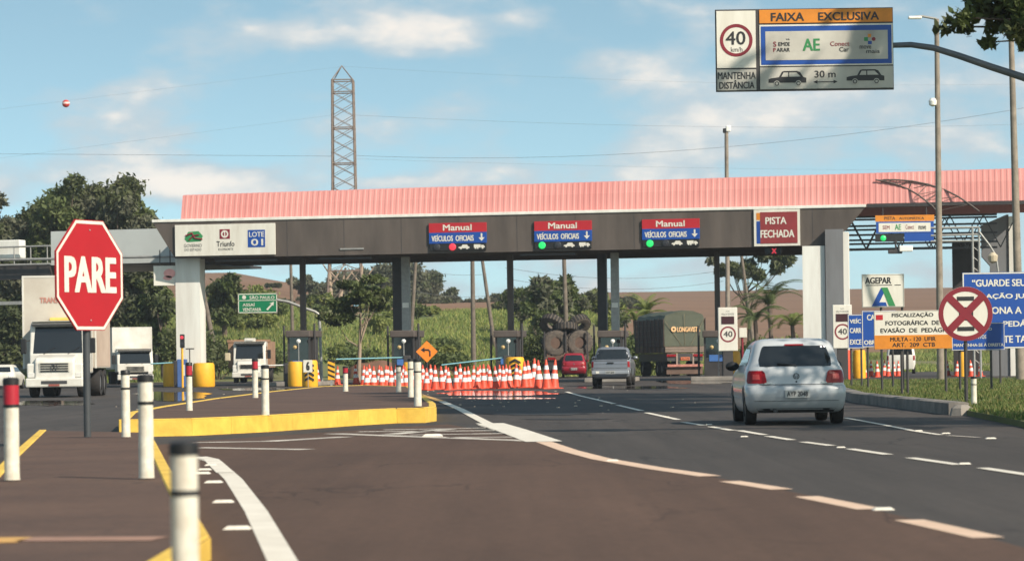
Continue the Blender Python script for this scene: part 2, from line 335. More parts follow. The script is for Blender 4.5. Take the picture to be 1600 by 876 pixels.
for a, b in [((885, 612), (905, 618)), ((905, 618), (960, 631)), ((965, 633), (1003, 642)), ((1010, 645), (1060, 656)), ((1068, 660), (1100, 665)), ((1110, 667), (1145, 673)), ((1155, 673), (1195, 680)), ((1200, 682), (1238, 688)),
             ((1255, 691), (1300, 697)), ((1328, 702), (1388, 711)), ((1422, 716), (1498, 727)), ((1535, 732), (1620, 745))]: ribbon('lane_dash', [a, b], .13, line_w)
ribbon('edge_line', [(1320, 653), (1380, 664), (1430, 674), (1470, 680)], .10, line_w)
ribbon('edge_line', [(1480, 681), (1530, 684)], .10, worn)
# hatched nose beyond the painted kerb
hb = MB()
for a, b in [((520, 678), (850, 690)), ((600, 672), (810, 668)), ((560, 675), (800, 673)), ((640, 680), (830, 677)), ((700, 684), (845, 683)), ((610, 679), (700, 671)), ((760, 664), (845, 690)), ((780, 668), (840, 689))]: ribbon('', [a, b], .34, None, .012, mb=hb)
tag(hb.build('hatch_marking', worn), kind='structure')
ribbon('lane_line', [(765, 662), (800, 673), (850, 691)], .5, line_w, .016)
ribbon('stop_line', [(300, 692), (420, 690), (540, 683)], .35, worn)
ribbon('stop_line', [(310, 700), (480, 703)], .3, worn)
ribbon('edge_line', [(312, 715), (335, 722), (365, 750), (400, 800), (440, 876), (468, 930)], .17, line_w)
ribbon('edge_line', [(312, 715), (330, 719), (352, 740)], .18, line_w, .016)
# studs on the road
stud_m = mat('road_stud', (.72, .66, .56), .5, var=.15)
stud = None
studs = [(1380, 798, .11), (1507, 726, .09), (1314, 700, .08), (1163, 333 + 350, .08), (957, 721, .10), (316, 741, .12), (334, 755, .12), (349, 786, .12), (371, 828, .13), (1478, 678, .09), (1548, 686, .1), (1108, 664, .08), (1042, 652, .08), (933, 624, .08), (676, 682, .22), (1435, 674, .09), (330, 728, .1), (320, 735, .1)]
for i, (px, py, w) in enumerate(studs):
    p = gp(px, py)
    if stud is None:
        stud = MB().add([(-1, -.8, 0), (1, -.8, 0), (1, .8, 0), (-1, .8, 0), (-.7, -.45, .28), (.7, -.45, .28), (.7, .45, .28), (-.7, .45, .28)], [(0, 1, 5, 4), (1, 2, 6, 5), (2, 3, 7, 6), (3, 0, 4, 7), (4, 5, 6, 7)]).build('road_stud', stud_m)
        o = stud
    else: o = stud.copy(); col.objects.link(o)
    o.location = (p.x, p.y, .01); o.scale = (w / 1.4, w / 1.4, w / 1.8)
    tag(o, 'small pale road stud stuck beside a painted line on the asphalt', 'road stud', 'road studs on the asphalt')
# ------------------------------------------------------------------ near traffic island with yellow kerbs
def kerb_block(mb, a, b, w, z0, z1, gap=.015):
    a = Vector(a); b = Vector(b); d = (b - a); L = d.length; d.normalize(); a = a + d * gap / 2; b = b - d * gap / 2
    n = Vector((-d.y, d.x, 0)) * w; e = .02
    vs = [(p.x + q.x, p.y + q.y, z) for p in (a, b) for (q, z) in ((Vector(), z0), (n, z0), (n, z1 - e), (n * .85, z1), (n * .15, z1), (Vector(), z1 - e))]
    mb.add(vs, [(i, (i + 1) % 6, (i + 1) % 6 + 6, i + 6) for i in range(6)] + [tuple(range(5, -1, -1)), tuple(range(6, 12))])
def kerb_run(mb, pts, w, z0, z1, step=1.0):
    for a, b in zip(pts, pts[1:]):
        a = Vector(a); b = Vector(b); n = max(1, round((b - a).length / step))
        for k in range(n): kerb_block(mb, a.lerp(b, k / n), a.lerp(b, (k + 1) / n), w, z0, z1, .006)
IZ = .15
Rr = [gp(x, y) for x, y in [(330, 876), (290, 800), (262, 745), (243, 705), (232, 690)]]
Rr = [Vector((Rr[0].x + .12, 6, 0))] + Rr
Ll = [Vector((-3.3, 6, 0)), Vector((-3.6, 14, 0))] + [gp(-40, 790), gp(8, 737), gp(60, 686)]
ring = Rr + Ll[::-1]
tag(MB().add([(p.x, p.y, IZ - .012) for p in ring], [tuple(range(len(ring)))]).build('island_surface', isl_top), kind='structure')
km = MB(); kerb_run(km, [(p.x, p.y, 0) for p in Rr], .13, .002, IZ); kerb_run(km, [(p.x, p.y, 0) for p in Ll[::-1]], .13, .002, IZ)
tag(MB().add([(Ll[-1].x, Ll[-1].y, .003), (Rr[-1].x, Rr[-1].y, .003), (Rr[-1].x, Rr[-1].y, IZ - .012), (Ll[-1].x, Ll[-1].y, IZ - .012)], [(3, 2, 1, 0)]).build('island_end', isl_top), kind='structure')
tag(km.build('painted_kerb', yellow), 'low yellow painted kerb around the near island with the stop sign', 'kerb')
jt = mat('pale_joint', (.30, .17, .12), .9, var=.2)
ribbon('joint', [gp(38, 839, IZ), gp(250, 838, IZ)], .38, jt, IZ - .008, world=True); ribbon('joint', [gp(-40, 841, IZ), gp(38, 840, IZ)], .5, line_y, IZ - .008, world=True)
# ------------------------------------------------------------------ middle island
MZ = .28
mid = [gp(x, y, MZ) for x, y in [(186, 655), (300, 653), (420, 648), (560, 640), (620, 637.2), (664, 636.6), (682, 634.5), (681, 629), (668, 620), (652, 611), (640, 603), (570, 601), (500, 603), (420, 611), (330, 622), (250, 634), (200, 643)]]
tag(MB().add([(p.x, p.y, MZ - .012) for p in mid], [tuple(range(len(mid)))]).build('island_surface', isl_top), kind='structure')
km = MB(); mp_ = [(p.x, p.y, 0) for p in mid]; kerb_run(km, mp_ + [mp_[0]], .16, .002, MZ, 1.0)
tag(km.build('painted_kerb', yellow), 'tall yellow painted kerb around the middle island across the hatch marking', 'kerb')
# right kerb of old concrete along the verge, broken end
km = MB(); kr = [(8.45, 53.5, 0), (8.5, 60, 0), (8.6, 70, 0), (10.0, 88, 0), (11.5, 101, 0)]
kerb_run(km, [(x - .35, y, 0) for x, y, _ in kr], -.38, 0, .24, 1.3)
tag(km.build('concrete_kerb', old_conc), 'dark weathered concrete kerb edging the grass with a broken end', 'kerb')
tag(MB().lathe([(.24, 0), (.20, .14), (.10, .20)], (0, 0, 0), 7).build('concrete_block', concrete, loc=(8.25, 52.9, 0)), 'broken pale lump of concrete at the near end of the kerb', 'concrete block')
# ------------------------------------------------------------------ grass blades
def blades(name, pts, hmin, hmax, w, mats, seed, label=None, lean=.4):
    rng = np.random.default_rng(seed); n = len(pts); pts = np.array(pts)
    h = rng.uniform(hmin, hmax, n); a = rng.uniform(0, 2 * np.pi, n); lx = rng.normal(0, lean, n) * h; ly = rng.normal(0, lean, n) * h
    ww = w * rng.uniform(.6, 1.4, n); dx = np.cos(a) * ww / 2; dy = np.sin(a) * ww / 2
    v = np.zeros((n, 3, 3)); v[:, 0] = pts + np.c_[dx, dy, np.zeros(n)]; v[:, 1] = pts - np.c_[dx, dy, np.zeros(n)]; v[:, 2] = pts + np.c_[lx, ly, h]
    me = bpy.data.meshes.new(name); me.vertices.add(3 * n); me.vertices.foreach_set('co', v.ravel()); me.loops.add(3 * n); me.loops.foreach_set('vertex_index', np.arange(3 * n, dtype=np.int32))
    me.polygons.add(n); me.polygons.foreach_set('loop_start', np.arange(0, 3 * n, 3, dtype=np.int32)); me.polygons.foreach_set('loop_total', np.full(n, 3, dtype=np.int32))
    for m in mats: me.materials.append(m)
    me.polygons.foreach_set('material_index', rng.integers(0, len(mats), n).astype(np.int32)); me.update(); me.validate()
    o = bpy.data.objects.new(name, me); col.objects.link(o); return tag(o, label, kind='stuff')
gb = [mat('grass_blade', (.080, .13, .024), .7, var=.3, scale=.3, trans=.3), mat('grass_blade_dry', (.22, .20, .07), .8, var=.2, scale=.3, trans=.3), mat('grass_blade_mid', (.125, .165, .036), .7, var=.3, scale=.3, trans=.3)]
def inside(x, y, poly):
    c = False; n = len(poly)
    for i in range(n):
        (x1, y1), (x2, y2) = poly[i], poly[i - 1]
        if (y1 > y) != (y2 > y) and x < (x2 - x1) * (y - y1) / (y2 - y1) + x1: c = not c
    return c
pts = []
while len(pts) < 60000:
    y = 44 + 79 * random.random() ** 1.0; x = random.uniform(7.4, min(30, .21 * y + 3))
    if inside(x, y, verge_poly) and x > (7.6 if y < 54 else 8.8) and vn(x * 2, y * .8) > -.8 + random.random() * .4: pts.append((x, y, .10))
blades('grass', pts, .03, .11, .035, gb, 1, 'short patchy grass on the verge under the road signs')
pts = []
for _ in range(170000):
    y = random.uniform(203, 285); x = random.uniform(-.19, .19) * y
    if vn(x * .25 + 3, y * .2) > -.55 + .3 * random.random(): pts.append((x, y, terr(x, y)))
gs = [mat('tall_grass', (.20, .25, .060), .8, var=.3, scale=.12, trans=.35), mat('tall_grass_light', (.33, .33, .10), .8, var=.25, scale=.12, trans=.35), mat('tall_grass_dark', (.14, .19, .045), .8, var=.3, scale=.12, trans=.3)]
blades('tall_grass', pts, .10, .46, .11, gs, 2, 'tall green grass covering the bank behind the toll booths', .35)
# ================================================================== toll plaza canopy
cl = P(275, 403, 152); crr = P(1255, 385, 147)
CA = math.atan2(crr.y - cl.y, crr.x - cl.x); CZ = (cl.z + crr.z) / 2
canopy = thing('toll_canopy', 'long toll plaza canopy with a pink ribbed roof, dark fascia and white end pillars', 'toll canopy', (cl.x, cl.y, 0), CA)
CM = Matrix.Translation((cl.x, cl.y, 0)) @ Matrix.Rotation(CA, 4, 'Z'); CI = CM.inverted()
def on(px, py, yl=0.0):                    # place on the canopy's own plane y = yl seen at a pixel
    o = CI @ Vector((0, 0, H)); d = CI.to_3x3() @ ray(px, py); t = (yl - o.y) / d.y; p = o + d * t; return p
def cx(px, yl=0.0): return on(px, 500, yl).x
def cz(px, py, yl=0.0): return on(px, py, yl).z
ZB = CZ; ZT = cz(800, 332)
xl0, xl1 = cx(241), cx(275); xr1, xr0 = cx(1290), cx(1354)
ribm = mat('pink_roof_sheet', (.56, .20, .18), .6, c2=(.64, .285, .255), scale=.35, detail=8, stretch=(1, 1, .3))
mb = MB(); mb.prism([(xl0, ZT - .12), (xl1, ZB), (xr1, ZB), (cx(1325), ZB + .8), (xr0, ZT - .12)], 0, .18); mb.build('fascia', fascia_m, canopy)
MB().bb(xl0 - .05, xr0 + .05, -.06, .30, ZT - .12, ZT + .03, .02).build('edge_trim', white_wall, canopy)
# soffit and its beams
mb = MB(); mb.bb(xl1, xr1 + .4, .181, 13, ZB + .25, ZB + .42)
for k in range(1, 12): mb.bb(xl1, xr1, k * 1.1, k * 1.1 + .14, ZB - .02, ZB + .25)
mb.build('soffit', fascia_m, canopy)
for q0, q1 in ((335, 430), (495, 580), (812, 900)): MB().bb(cx(q0), cx(q1), .35, .75, ZB - .20, ZB - .10).build('light_batten', dark_steel, canopy)
k = xl1 + 3
while k < xr1: MB().bb(k, k + .025, -.006, .002, ZB + .02, ZT - .14).build('panel_joint', dark_steel, canopy); k += 3.05
MB().bb(cx(533), cx(570), -.05, 0, ZB + .28, ZB + .36).build('fascia_strip', galv, canopy)
# ribbed roof : a steep front slope of sheeting, falling away gently behind
xa, xb = cx(290, 1), cx(1660, 1)
ztop = cz(700, 295, .8)
rib = []; x = xa
while x < xb: rib += [(x, 0), (x + .15, 0), (x + .18, .014), (x + .27, .014)]; x += .30
prof = [(.32, ZT + .04), (.55, ZT + .04 + (ztop - ZT) * .5), (.78, ztop - .05), (.95, ztop), (14.5, ztop - 1.6)]
vs = [(x, y - d, z + d * .3 + .40 * (x - xa) / (xb - xa) * (0 if j == 0 else 1)) for j, (y, z) in enumerate(prof) for x, d in rib]; n = len(rib)
fs = [(j * n + i, j * n + i + 1, (j + 1) * n + i + 1, (j + 1) * n + i) for j in range(len(prof) - 1) for i in range(n - 1)]
me = build_mesh('roof', vs, fs, ribm); o = bpy.data.objects.new('roof', me); col.objects.link(o); o.parent = canopy
mb = MB(); mb.add([(xa, y, z - .01) for y, z in prof] + [(xa, 14.5, ZT - .1)], [tuple(range(len(prof) + 1))]); mb.build('gable', ribm, canopy)
# dark gutter below the roof right of the fascia
MB().bb(xr0 + .1, xb, .1, .45, ZT - .12, ZT + .06).build('gutter', dark_steel, canopy)
# arched lattice over the right of the roof
mb = MB()
def chordpts(L): return [on(px, py, .1 if py > 300 else .5) for px, py in L]
up = chordpts([(1380, 281), (1400, 281), (1425, 283), (1450, 288), (1475, 296), (1497, 307), (1515, 319), (1530, 330)])
lo = chordpts([(1368, 281), (1385, 284), (1403, 289), (1420, 296), (1434, 304), (1446, 313), (1456, 321), (1464, 330)])
mb.tube(up, .045, 6); mb.tube(lo, .045, 6)
for k in range(7): mb.tube([up[k], lo[k + 1]], .022, 4); mb.tube([lo[k], up[k]], .022, 4)
mb.build('arch_truss', brown_steel, canopy)
# lattice beams under the right of the roof
for row in range(2):
    mb = MB()
    yl = 2.0 + row * 8; rows = [cz(1400, q, yl) for q in ((338, 352, 366, 380, 389) if row == 0 else (342, 358, 374, 388))]
    for i, z in enumerate(rows): mb.bb(cx(1322, yl), cx(1560, yl), yl, yl + .12, z - .05, z + .05)
    k = 0; x = cx(1330, yl); st = 1.7
    while x < cx(1545, yl): mb.tube([(x, yl, rows[0]), (x + st / 2, yl, rows[-1])], .04, 4); mb.tube([(x + st / 2, yl, rows[-1]), (x + st, yl, rows[0])], .04, 4); x += st
    mb.build('roof_truss', dark_steel, canopy)
def col_part(px0, px1, ytop, yl, m, d=.3, name='column', top=None, bev=0):
    x0, x1 = cx(px0, yl), cx(px1, yl); zt = top if top is not None else (ZB + .3 if ytop is None else cz((px0 + px1) / 2, ytop, yl))
    return MB().bb(x0, x1, yl, yl + d, 0, zt, bev).build(name, m, canopy)
for a, b in ((469, 477), (793, 802), (1117, 1125)): col_part(a, b, None, 4.0, brown_steel)
col_part(614, 628, None, 5.2, dark_steel, .5); c1 = col_part(628, 640, None, 4.2, galv, .4)
col_part(934, 948, None, 5.2, dark_steel, .5); c2 = col_part(955, 967, None, 4.2, galv, .4)
for c_, a in ((c1, 634), (c2, 961)):
    MB().bb(cx(a - 6.2, 4.15), cx(a + 6.2, 4.15), 4.13, 4.18, .1, 2.4).build('painted_foot', white, c_)
    MB().bb(cx(a - 5, 4.15), cx(a + 5, 4.15), 4.14, 4.18, cz(a, 478), cz(a, 470)).build('number_plate', white, c_)
col_part(275, 313, None, .9, white_wall, 1.1, 'pillar')
col_part(1255, 1290, None, -.42, white_wall, 1.1, 'pillar', top=ZB - .02)
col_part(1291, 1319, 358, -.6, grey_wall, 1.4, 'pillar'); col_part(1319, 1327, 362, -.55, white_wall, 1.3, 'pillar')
# right hand grey pillar with slanting head
x0, x1 = cx(1490, 6), cx(1578, 6)
mb = MB(); mb.prism([(cx(1548, 6), 0), (x1, 0), (x1, cz(1578, 335, 6)), (cx(1575, 6), cz(1578, 335, 6)), (cx(1535, 6), cz(1535, 352, 6)), (cx(1535, 6), cz(1535, 400, 6)), (cx(1548, 6), cz(1535, 415, 6))], 6, 7.2); mb.build('pillar', grey_wall, canopy)
MB().bb(x1, cx(1590, 6), 5.9, 7.1, 0, cz(1578, 338, 6)).build('pillar', white_wall, canopy)
MB().bb(cx(1489, 11), cx(1532, 11), 11, 12, 0, cz(1500, 375, 11)).build('pillar', dark_steel, canopy)
# ------------------------------------------------------------------ signs on the fascia
def fs_sign(name, label, cat, px0, px1, py0, py1, group=None, yl=-.12):
    o = on((px0 + px1) / 2, (py0 + py1) / 2, yl); w = CM @ o
    t = thing(name, label, cat, (w.x, w.y, w.z), CA, group)
    X = lambda px: cx(px, yl) - o.x
    Z = lambda py, px=(px0 + px1) / 2: cz(px, py, yl) - o.z
    return t, X, Z
t, X, Z = fs_sign('company_sign', 'long white company sign with three logos at the left end of the fascia', 'sign', 275, 432, 350, 399)
MB().bb(X(275), X(432), 0, .07, Z(399), Z(350), .015).build('panel', sign_w, t)
mb = MB(); mb.cur = 0
flat(mb, [(X(290), Z(372)), (X(296), Z(361)), (X(312), Z(360)), (X(319), Z(368)), (X(315), Z(376)), (X(294), Z(377))], -.006); mb.build('logo', green2, t)
mb = MB(); mb.tube([(X(292), -.014, Z(367)), (X(302), -.014, Z(363)), (X(306), -.014, Z(371)), (X(318), -.014, Z(373))], .05, 4); mb.tube([(X(297), -.014, Z(374)), (X(304), -.014, Z(367)), (X(313), -.014, Z(366))], .045, 4); mb.build('logo', ring_red, t)
mb = MB(); flat(mb, rect(X(345), X(361), Z(373), Z(358)), -.006); mb.build('logo', ring_red, t)
mb = MB(); disc(mb, X(353), Z(365.5), .20, -.012, .12); flat(mb, rect(X(352.2), X(353.8), Z(369), Z(362)), -.012); mb.build('logo', sign_w, t)
mb = MB(); flat(mb, rect(X(389), X(416), Z(387), Z(360)), -.006); mb.build('logo', band_blue, t)
mb = MB(); text(mb, 'LOTE', X(391), X(414.5), Z(371), Z(363), -.012, .02); text(mb, '01', X(394), X(413), Z(384.5), Z(374), -.012, .03); mb.build('lettering', sign_w, t)
mb = MB(); text(mb, 'Triunfo', X(340), X(368), Z(385), Z(376.5), -.008, .01); text(mb, 'ECONORTE', X(343), X(366), Z(391), Z(387.5), -.008, .0); text(mb, 'GOVERNO', X(289), X(317), Z(385), Z(380), -.008, -.005); text(mb, 'DO ESTADO', X(290), X(316), Z(391), Z(387), -.008, -.005); mb.build('lettering', sign_blk, t)
green_l = mat('green_signal_lens', (.02, .5, .12), .4, emit=((.02, .8, .16), .45)); red_l = mat('red_signal_lens', (.6, .03, .05), .4, emit=((.9, .05, .08), .4)); off_l = mat('dark_signal_lens', (.03, .03, .035), .3)
def car_pict(mb, x0, x1, z0, z1, y):
    w = x1 - x0; h = z1 - z0; q = lambda u, v: (x0 + u * w, z0 + v * h)
    flat(mb, [q(0, .25), q(0, .5), q(.25, .6), q(.38, .98), q(.78, .98), q(.88, .6), q(1, .5), q(1, .22)], y)
    for u in (.22, .78): disc(mb, q(u, 0)[0], q(u, .2)[1], .2 * h, y - .001, n=12)
def truck_pict(mb, x0, x1, z0, z1, y):
    w = x1 - x0; h = z1 - z0; q = lambda u, v: (x0 + u * w, z0 + v * h)
    flat(mb, [q(0, .3), q(0, .98), q(.62, .98), q(.62, .3)], y); flat(mb, [q(.66, .3), q(.66, .85), q(.85, .85), q(1, .55), q(1, .3)], y)
    for u in (.15, .35, .8): disc(mb, q(u, 0)[0], q(u, .2)[1], .17 * h, y - .001, n=12)
for px, py, st, lab in ((717, 369, 'red', 'lane sign reading Manual with its red light lit, leftmost of the three'), (881.5, 366, 'green', 'lane sign reading Manual with a green light, between the other two Manual signs'), (1050, 363, 'green', 'lane sign reading Manual with a green light, nearest the Pista Fechada panel')):
    t, X, Z = fs_sign('lane_sign', lab, 'lane sign', px - 45, px + 45, py - 21, py + 21, 'lane signs on the fascia')
    MB().bb(X(px - 45), X(px + 45), 0, .1, Z(py - 6), Z(py - 21), .01).build('red_panel', band_red, t)
    MB().bb(X(px - 45), X(px + 45), 0, .1, Z(py + 11), Z(py - 6.2), .01).build('blue_panel', band_blue, t)
    MB().bb(X(px - 44), X(px + 44), .02, .12, Z(py + 22), Z(py + 11.2), .01).build('signal_box', black, t)
    mb = MB(); text(mb, 'Manual', X(px - 23), X(px + 22), Z(py - 9), Z(py - 18.5), -.008, .03); text(mb, 'VEÍCULOS  OFICIAIS', X(px - 41), X(px + 25), Z(py + 7.5), Z(py - 3.5), -.008, .025)
    flat(mb, rect(X(px + 36), X(px + 38.5), Z(py + 3), Z(py - 4)), -.005); flat(mb, [(X(px + 32.5), Z(py + 2.5)), (X(px + 37.2), Z(py + 8)), (X(px + 42), Z(py + 2.5))], -.005); mb.build('lettering', sign_w, t)
    mb = MB(); car_pict(mb, X(px + 1), X(px + 18), Z(py + 20.5), Z(py + 13), .01); truck_pict(mb, X(px + 25), X(px + 42), Z(py + 20.5), Z(py + 13), .01); mb.build('pictogram', sign_w, t)
    for k, dx in enumerate((-33, -8.5)):
        on_ = (st == 'red' and k == 1) or (st == 'green' and k == 0)
        MB().lathe([(.14, .03), (.19, .0), (.16, -.03), (0.02, -.05)], (X(px + dx), 0, Z(py + 16.6)), 14, 'Y').build('light', (red_l if st == 'red' else green_l) if on_ else off_l, t)
t, X, Z = fs_sign('closed_lane_sign', 'dull red Pista Fechada sign in a white frame on the fascia', 'sign', 1180, 1252, 327, 384)
mb = MB(); mb.prism(rect(X(1180), X(1252), Z(384), Z(327)), .02, .1); mb.build('frame', sign_w, t)
mb = MB(); mb.prism(rect(X(1190), X(1248), Z(380), Z(331)), .0, .02); mb.build('panel', dull_red, t)
mb = MB(); flat(mb, rect(X(1184), X(1189.5), Z(380), Z(345)), .015); mb.build('edge_strip', sign_blue, t)
mb = MB(); flat(mb, rect(X(1184), X(1190.5), Z(343), Z(332)), .013); mb.build('edge_strip', sign_or, t)
mb = MB(); text(mb, 'PISTA', X(1198), X(1231), Z(350), Z(339), -.004, .03); text(mb, 'FECHADA', X(1190), X(1243), Z(371), Z(359), -.004, .03); mb.build('lettering', sign_w, t)
t, X, Z = fs_sign('signal_light', 'small red cross signal hanging under the Pista Fechada sign', 'signal', 1198, 1222, 386, 397, yl=.3)
MB().bb(X(1196), X(1222), 0, .2, Z(397), Z(386), .02).build('housing', black, t); mb = MB(); text(mb, 'X', X(1207), X(1215), Z(396), Z(388), -.006, .06); mb.build('lens', red_l, t)
# far carriageway canopy seen at the left: white fascia, gantry rails
p0 = P(80, 412, 160); p1 = P(275, 412, 158)
t = thing('far_canopy', 'white fascia of the second canopy over the left carriageway behind the stop sign', 'canopy', (p0.x, p0.y, 0), math.atan2(p1.y - p0.y, p1.x - p0.x))
zb, zt = P(170, 412, 159).z, P(170, 359, 159).z; L = (p1 - p0).length + .5
MB().bb(0, L, 0, .25, zb, zt).build('fascia', mat('far_fascia_paint', (.50, .52, .50), .8, var=.08, scale=.5), t)
mb = MB(); mb.bb(-12, L, .3, 12, zb - .05, zb + .1); mb.build('soffit', dark_steel, t)
MB().bb(-12, -.05, -.1, .3, zb - .75, zb - .02).build('beam', dark_steel, t)
for x in (-11.5, ): MB().bb(x, x + .8, .5, 1.3, 0, zb).build('pillar', grey_wall, t)
mb = MB(); mb.tube([(-4, -.5, zb + 1.05), (.2, -.5, zb + 1.05)], .05); mb.tube([(-4, -.5, zb + .35), (9.2, -.5, zb + .30)], .07); mb.tube([(-4, -.5, zb + .05), (.2, -.5, zb + .05)], .06)
for k in range(5): mb.tube([(-4 + k * 1.0, -.5, zb + .02), (-4 + k * 1.0, -.5, zb + 1.05)], .035)
mb.build('rail', galv, t)
MB().bb(-3.9, -1.8, -.2, .6, P(15, 402, 159).z, P(15, 373, 159).z, .05).build('cabinet', white_wall, t)
MB().bb(-4.6, -1.3, -.35, -.3, P(10, 474, 159).z - .04, P(10, 471, 159).z + .04).build('strip_light', galv, t)
f = Face(256, 430, 153); t = thing('hanging_sign', 'small white sign with a faded pink emblem hanging left of the white pillar', 'sign', (f.o.x, f.o.y, 0))
r = f.r(240, 274, 415, 446); MB().bb(r[0], r[1], 0, .06, r[2], r[3], .01).build('panel', sign_w, t); mb = MB(); disc(mb, f.x(265), f.z(427), .24, -.004, sx=1.3); disc(mb, f.x(262), f.z(434), .12, -.004, sx=2); mb.build('emblem', mat('faded_pink', (.75, .35, .32), .5), t)
mb = MB(); mb.tube([(f.x(250), .03, r[3]), (f.x(250), .03, ZB + .5)], .03); mb.tube([(f.x(266), .03, r[3]), (f.x(266), .03, ZB + .5)], .03); mb.build('hanger', dark_steel, t)
# ================================================================== posts, signs, cones
# ---- bollards : white tube, dark cap, band
def bollard(px, pyb, pyt, w, zb, red, label, group=None):
    b = gp(px, pyb, zb); s = F / b.y; h = (pyb - pyt) / s; r = w / s / 2
    t = thing('bollard', label, 'bollard', b, group=group)
    MB().lathe([(r * 1.05, 0), (r, .03), (r * .97, h * .99)], n=20).build('post', cream_w, t, angle=40)
    MB().lathe([(r * 1.06, h * .93), (r * 1.07, h * .985), (r * .9, h), (r * .3, h * 1.005)], n=20).build('cap', boll_red if False else black, t, angle=40)
    if red: MB().lathe([(r * 1.03, h * .74), (r * 1.03, h * .929)], n=20, caps=False).build('red_band', boll_red, t, angle=40)
    MB().lathe([(r * 1.045, h * .71), (r * 1.045, h * .74)], n=20, caps=False).build('ring', black, t, angle=40)
    return t
bollard(291, 978, 690, 44, .15, 0, 'large blurred white bollard closest to the camera on the near island')
bollard(229, 746, 585, 24, .15, 0, 'white bollard with black ring at the right rear edge of the near island')
bollard(197, 682, 578, 14, .15, 0, 'white bollard standing just right of the stop sign pole')
bollard(19, 749, 590, 24, .15, 1, 'red topped white bollard on the left edge of the near island')
bollard(296, 641, 566, 10, .28, 1, 'red topped thin bollard in front of the yellow drums by the white pillar')
bollard(399, 621, 560, 9, .28, 1, 'red topped thin bollard in front of the white tipper truck')
bollard(415, 648, 570, 12, .28, 0, 'white bollard with black ring on the kerb in front of the tipper truck')
bollard(540, 611, 572, 8, .28, 1, 'small red topped bollard left of the row of cones')
bollard(623, 612, 570, 8, .28, 0, 'small white bollard standing before the row of cones')
bollard(642, 620, 560, 9, .28, 0, 'thin white bollard just behind the one at the right tip of the middle island')
bollard(653, 634, 560, 12, .28, 0, 'white bollard at the right tip of the middle island')
bollard(1522, 633, 588, 9, .10, 0, 'white bollard in the grass beside the no stopping sign')
# ---- stop sign
b = gp(140, 682, .15); s_ = F / b.y
t = thing('stop_sign', 'red eight sided stop sign reading PARE on a dark pole on the near island', 'stop sign', b, R(61.5))
zc = (682 - 430) / s_; Ro = 86 / s_ / math.cos(R(22.5))
octo = lambda q: [(q * Ro * math.cos(R(22.5 + 45 * k)), zc + q * Ro * math.sin(R(22.5 + 45 * k))) for k in range(8)]
mb = MB(); mb.prism(octo(1.0), -.045, -.02); mb.build('back_plate', sign_red, t)
mb = MB(); n8 = octo(.985), octo(.93); mb.add([(x, -.048, z) for x, z in n8[0]] + [(x, -.048, z) for x, z in n8[1]], [(k, (k + 1) % 8, 8 + (k + 1) % 8, 8 + k) for k in range(8)]); mb.build('border', sign_w, t)
mb = MB(); hw = 40 / s_ / .6; text(mb, 'PARE', -hw * .99, hw * 1.02, zc - 27 / s_, zc + 29 / s_, -.049, .04); mb.build('lettering', sign_w, t)
mb = MB(); [mb.lathe([(.012, -.055), (.006, -.06)], (0, 0, zc + k * .62), 8, 'Y') for k in (-1, 1)]; mb.build('bolt', galv, t)
MB().tube([(0, .035, 0), (0, .035, zc + .6)], .05, 12).build('pole', mat('stop_pole_paint', (.05, .055, .06), .5, var=.2), t)
# ---- cones
cone_proto = None; cone_n = 0
def cone(px, pyb, hpx, group, label):
    global cone_proto, cone_n
    p = gp(px, pyb); s = F / p.y; h = hpx / s
    if cone_proto is None:
        t = thing('traffic_cone', label, 'traffic cone', group=group)
        MB().lathe([(.175, .04), (.155, .10), (.028, .98), (.02, 1.0)], n=14).build('body', cone_o, t, angle=40)
        MB().box((0, 0, .02), (.44, .44, .04), bev=.01).build('base', cone_o, t)
        r_ = lambda z: .155 - (z - .10) * (.127 / .88) + .004
        for a, b_ in ((.34, .52), (.66, .80)): MB().lathe([(r_(a), a), (r_(b_), b_)], n=14, caps=False).build('reflective_band', refl, t, angle=40)
        cone_proto = t
    else: t = copy_tree(cone_proto)
    t.location = (p.x, p.y, .006); q = h / 1.0 * random.uniform(.95, 1.05); t.scale = (q * 1.12, q * 1.12, q); cone_n += 1
    t.rotation_euler = (R(random.uniform(-2.5, 2.5)), R(random.uniform(-3.5, 3.5)), random.uniform(0, 1.5)); t['label'] = label; t['group'] = group
g = 'cones closing the lanes left of the red car'
xs = [573, 585, 598, 612, 625, 634, 655, 668, 679, 690, 702, 713, 725, 733, 745, 756, 766, 776, 787, 797, 806, 820, 826, 833, 842, 854, 866]
for i, x in enumerate(xs):
    yb = 609 + .0 * i if x < 700 else 609 - (x - 700) * .03; hp = 36 + (x > 815) * 9
    if x in (820, 826, 833): hp = 42
    cone(x + random.uniform(-1.5, 1.5), yb + random.uniform(-1, 1) + (x > 835) * 3, hp + random.uniform(-1, 1), g, 'orange and white cone in the long row across the closed lanes')
for x in (568, 579, 604, 607, 630, 641, 643, 592, 619, 648, 662, 674, 696, 719, 739, 750, 762, 781, 792, 812): cone(x, 604 + random.uniform(-1, 1), 34, g, 'orange and white cone in the long row across the closed lanes')
for x, yb in ((527, 601), (557, 600), (488, 601), (496, 602)): cone(x, yb, 30, 'cones beside the toll booth islands', 'orange cone by the booth island left of the long row')
for x, yb in ((1351, 590), (1361, 588), (1371, 589), (1381, 587), (1388, 588), (1397, 588), (1404, 588), (1495, 588), (1518, 588), (1532, 588), (1566, 586), (1590, 586), (1481, 587)): cone(x, yb, 25, 'cones behind the verge signs', 'small orange cone standing far behind the road signs on the verge')
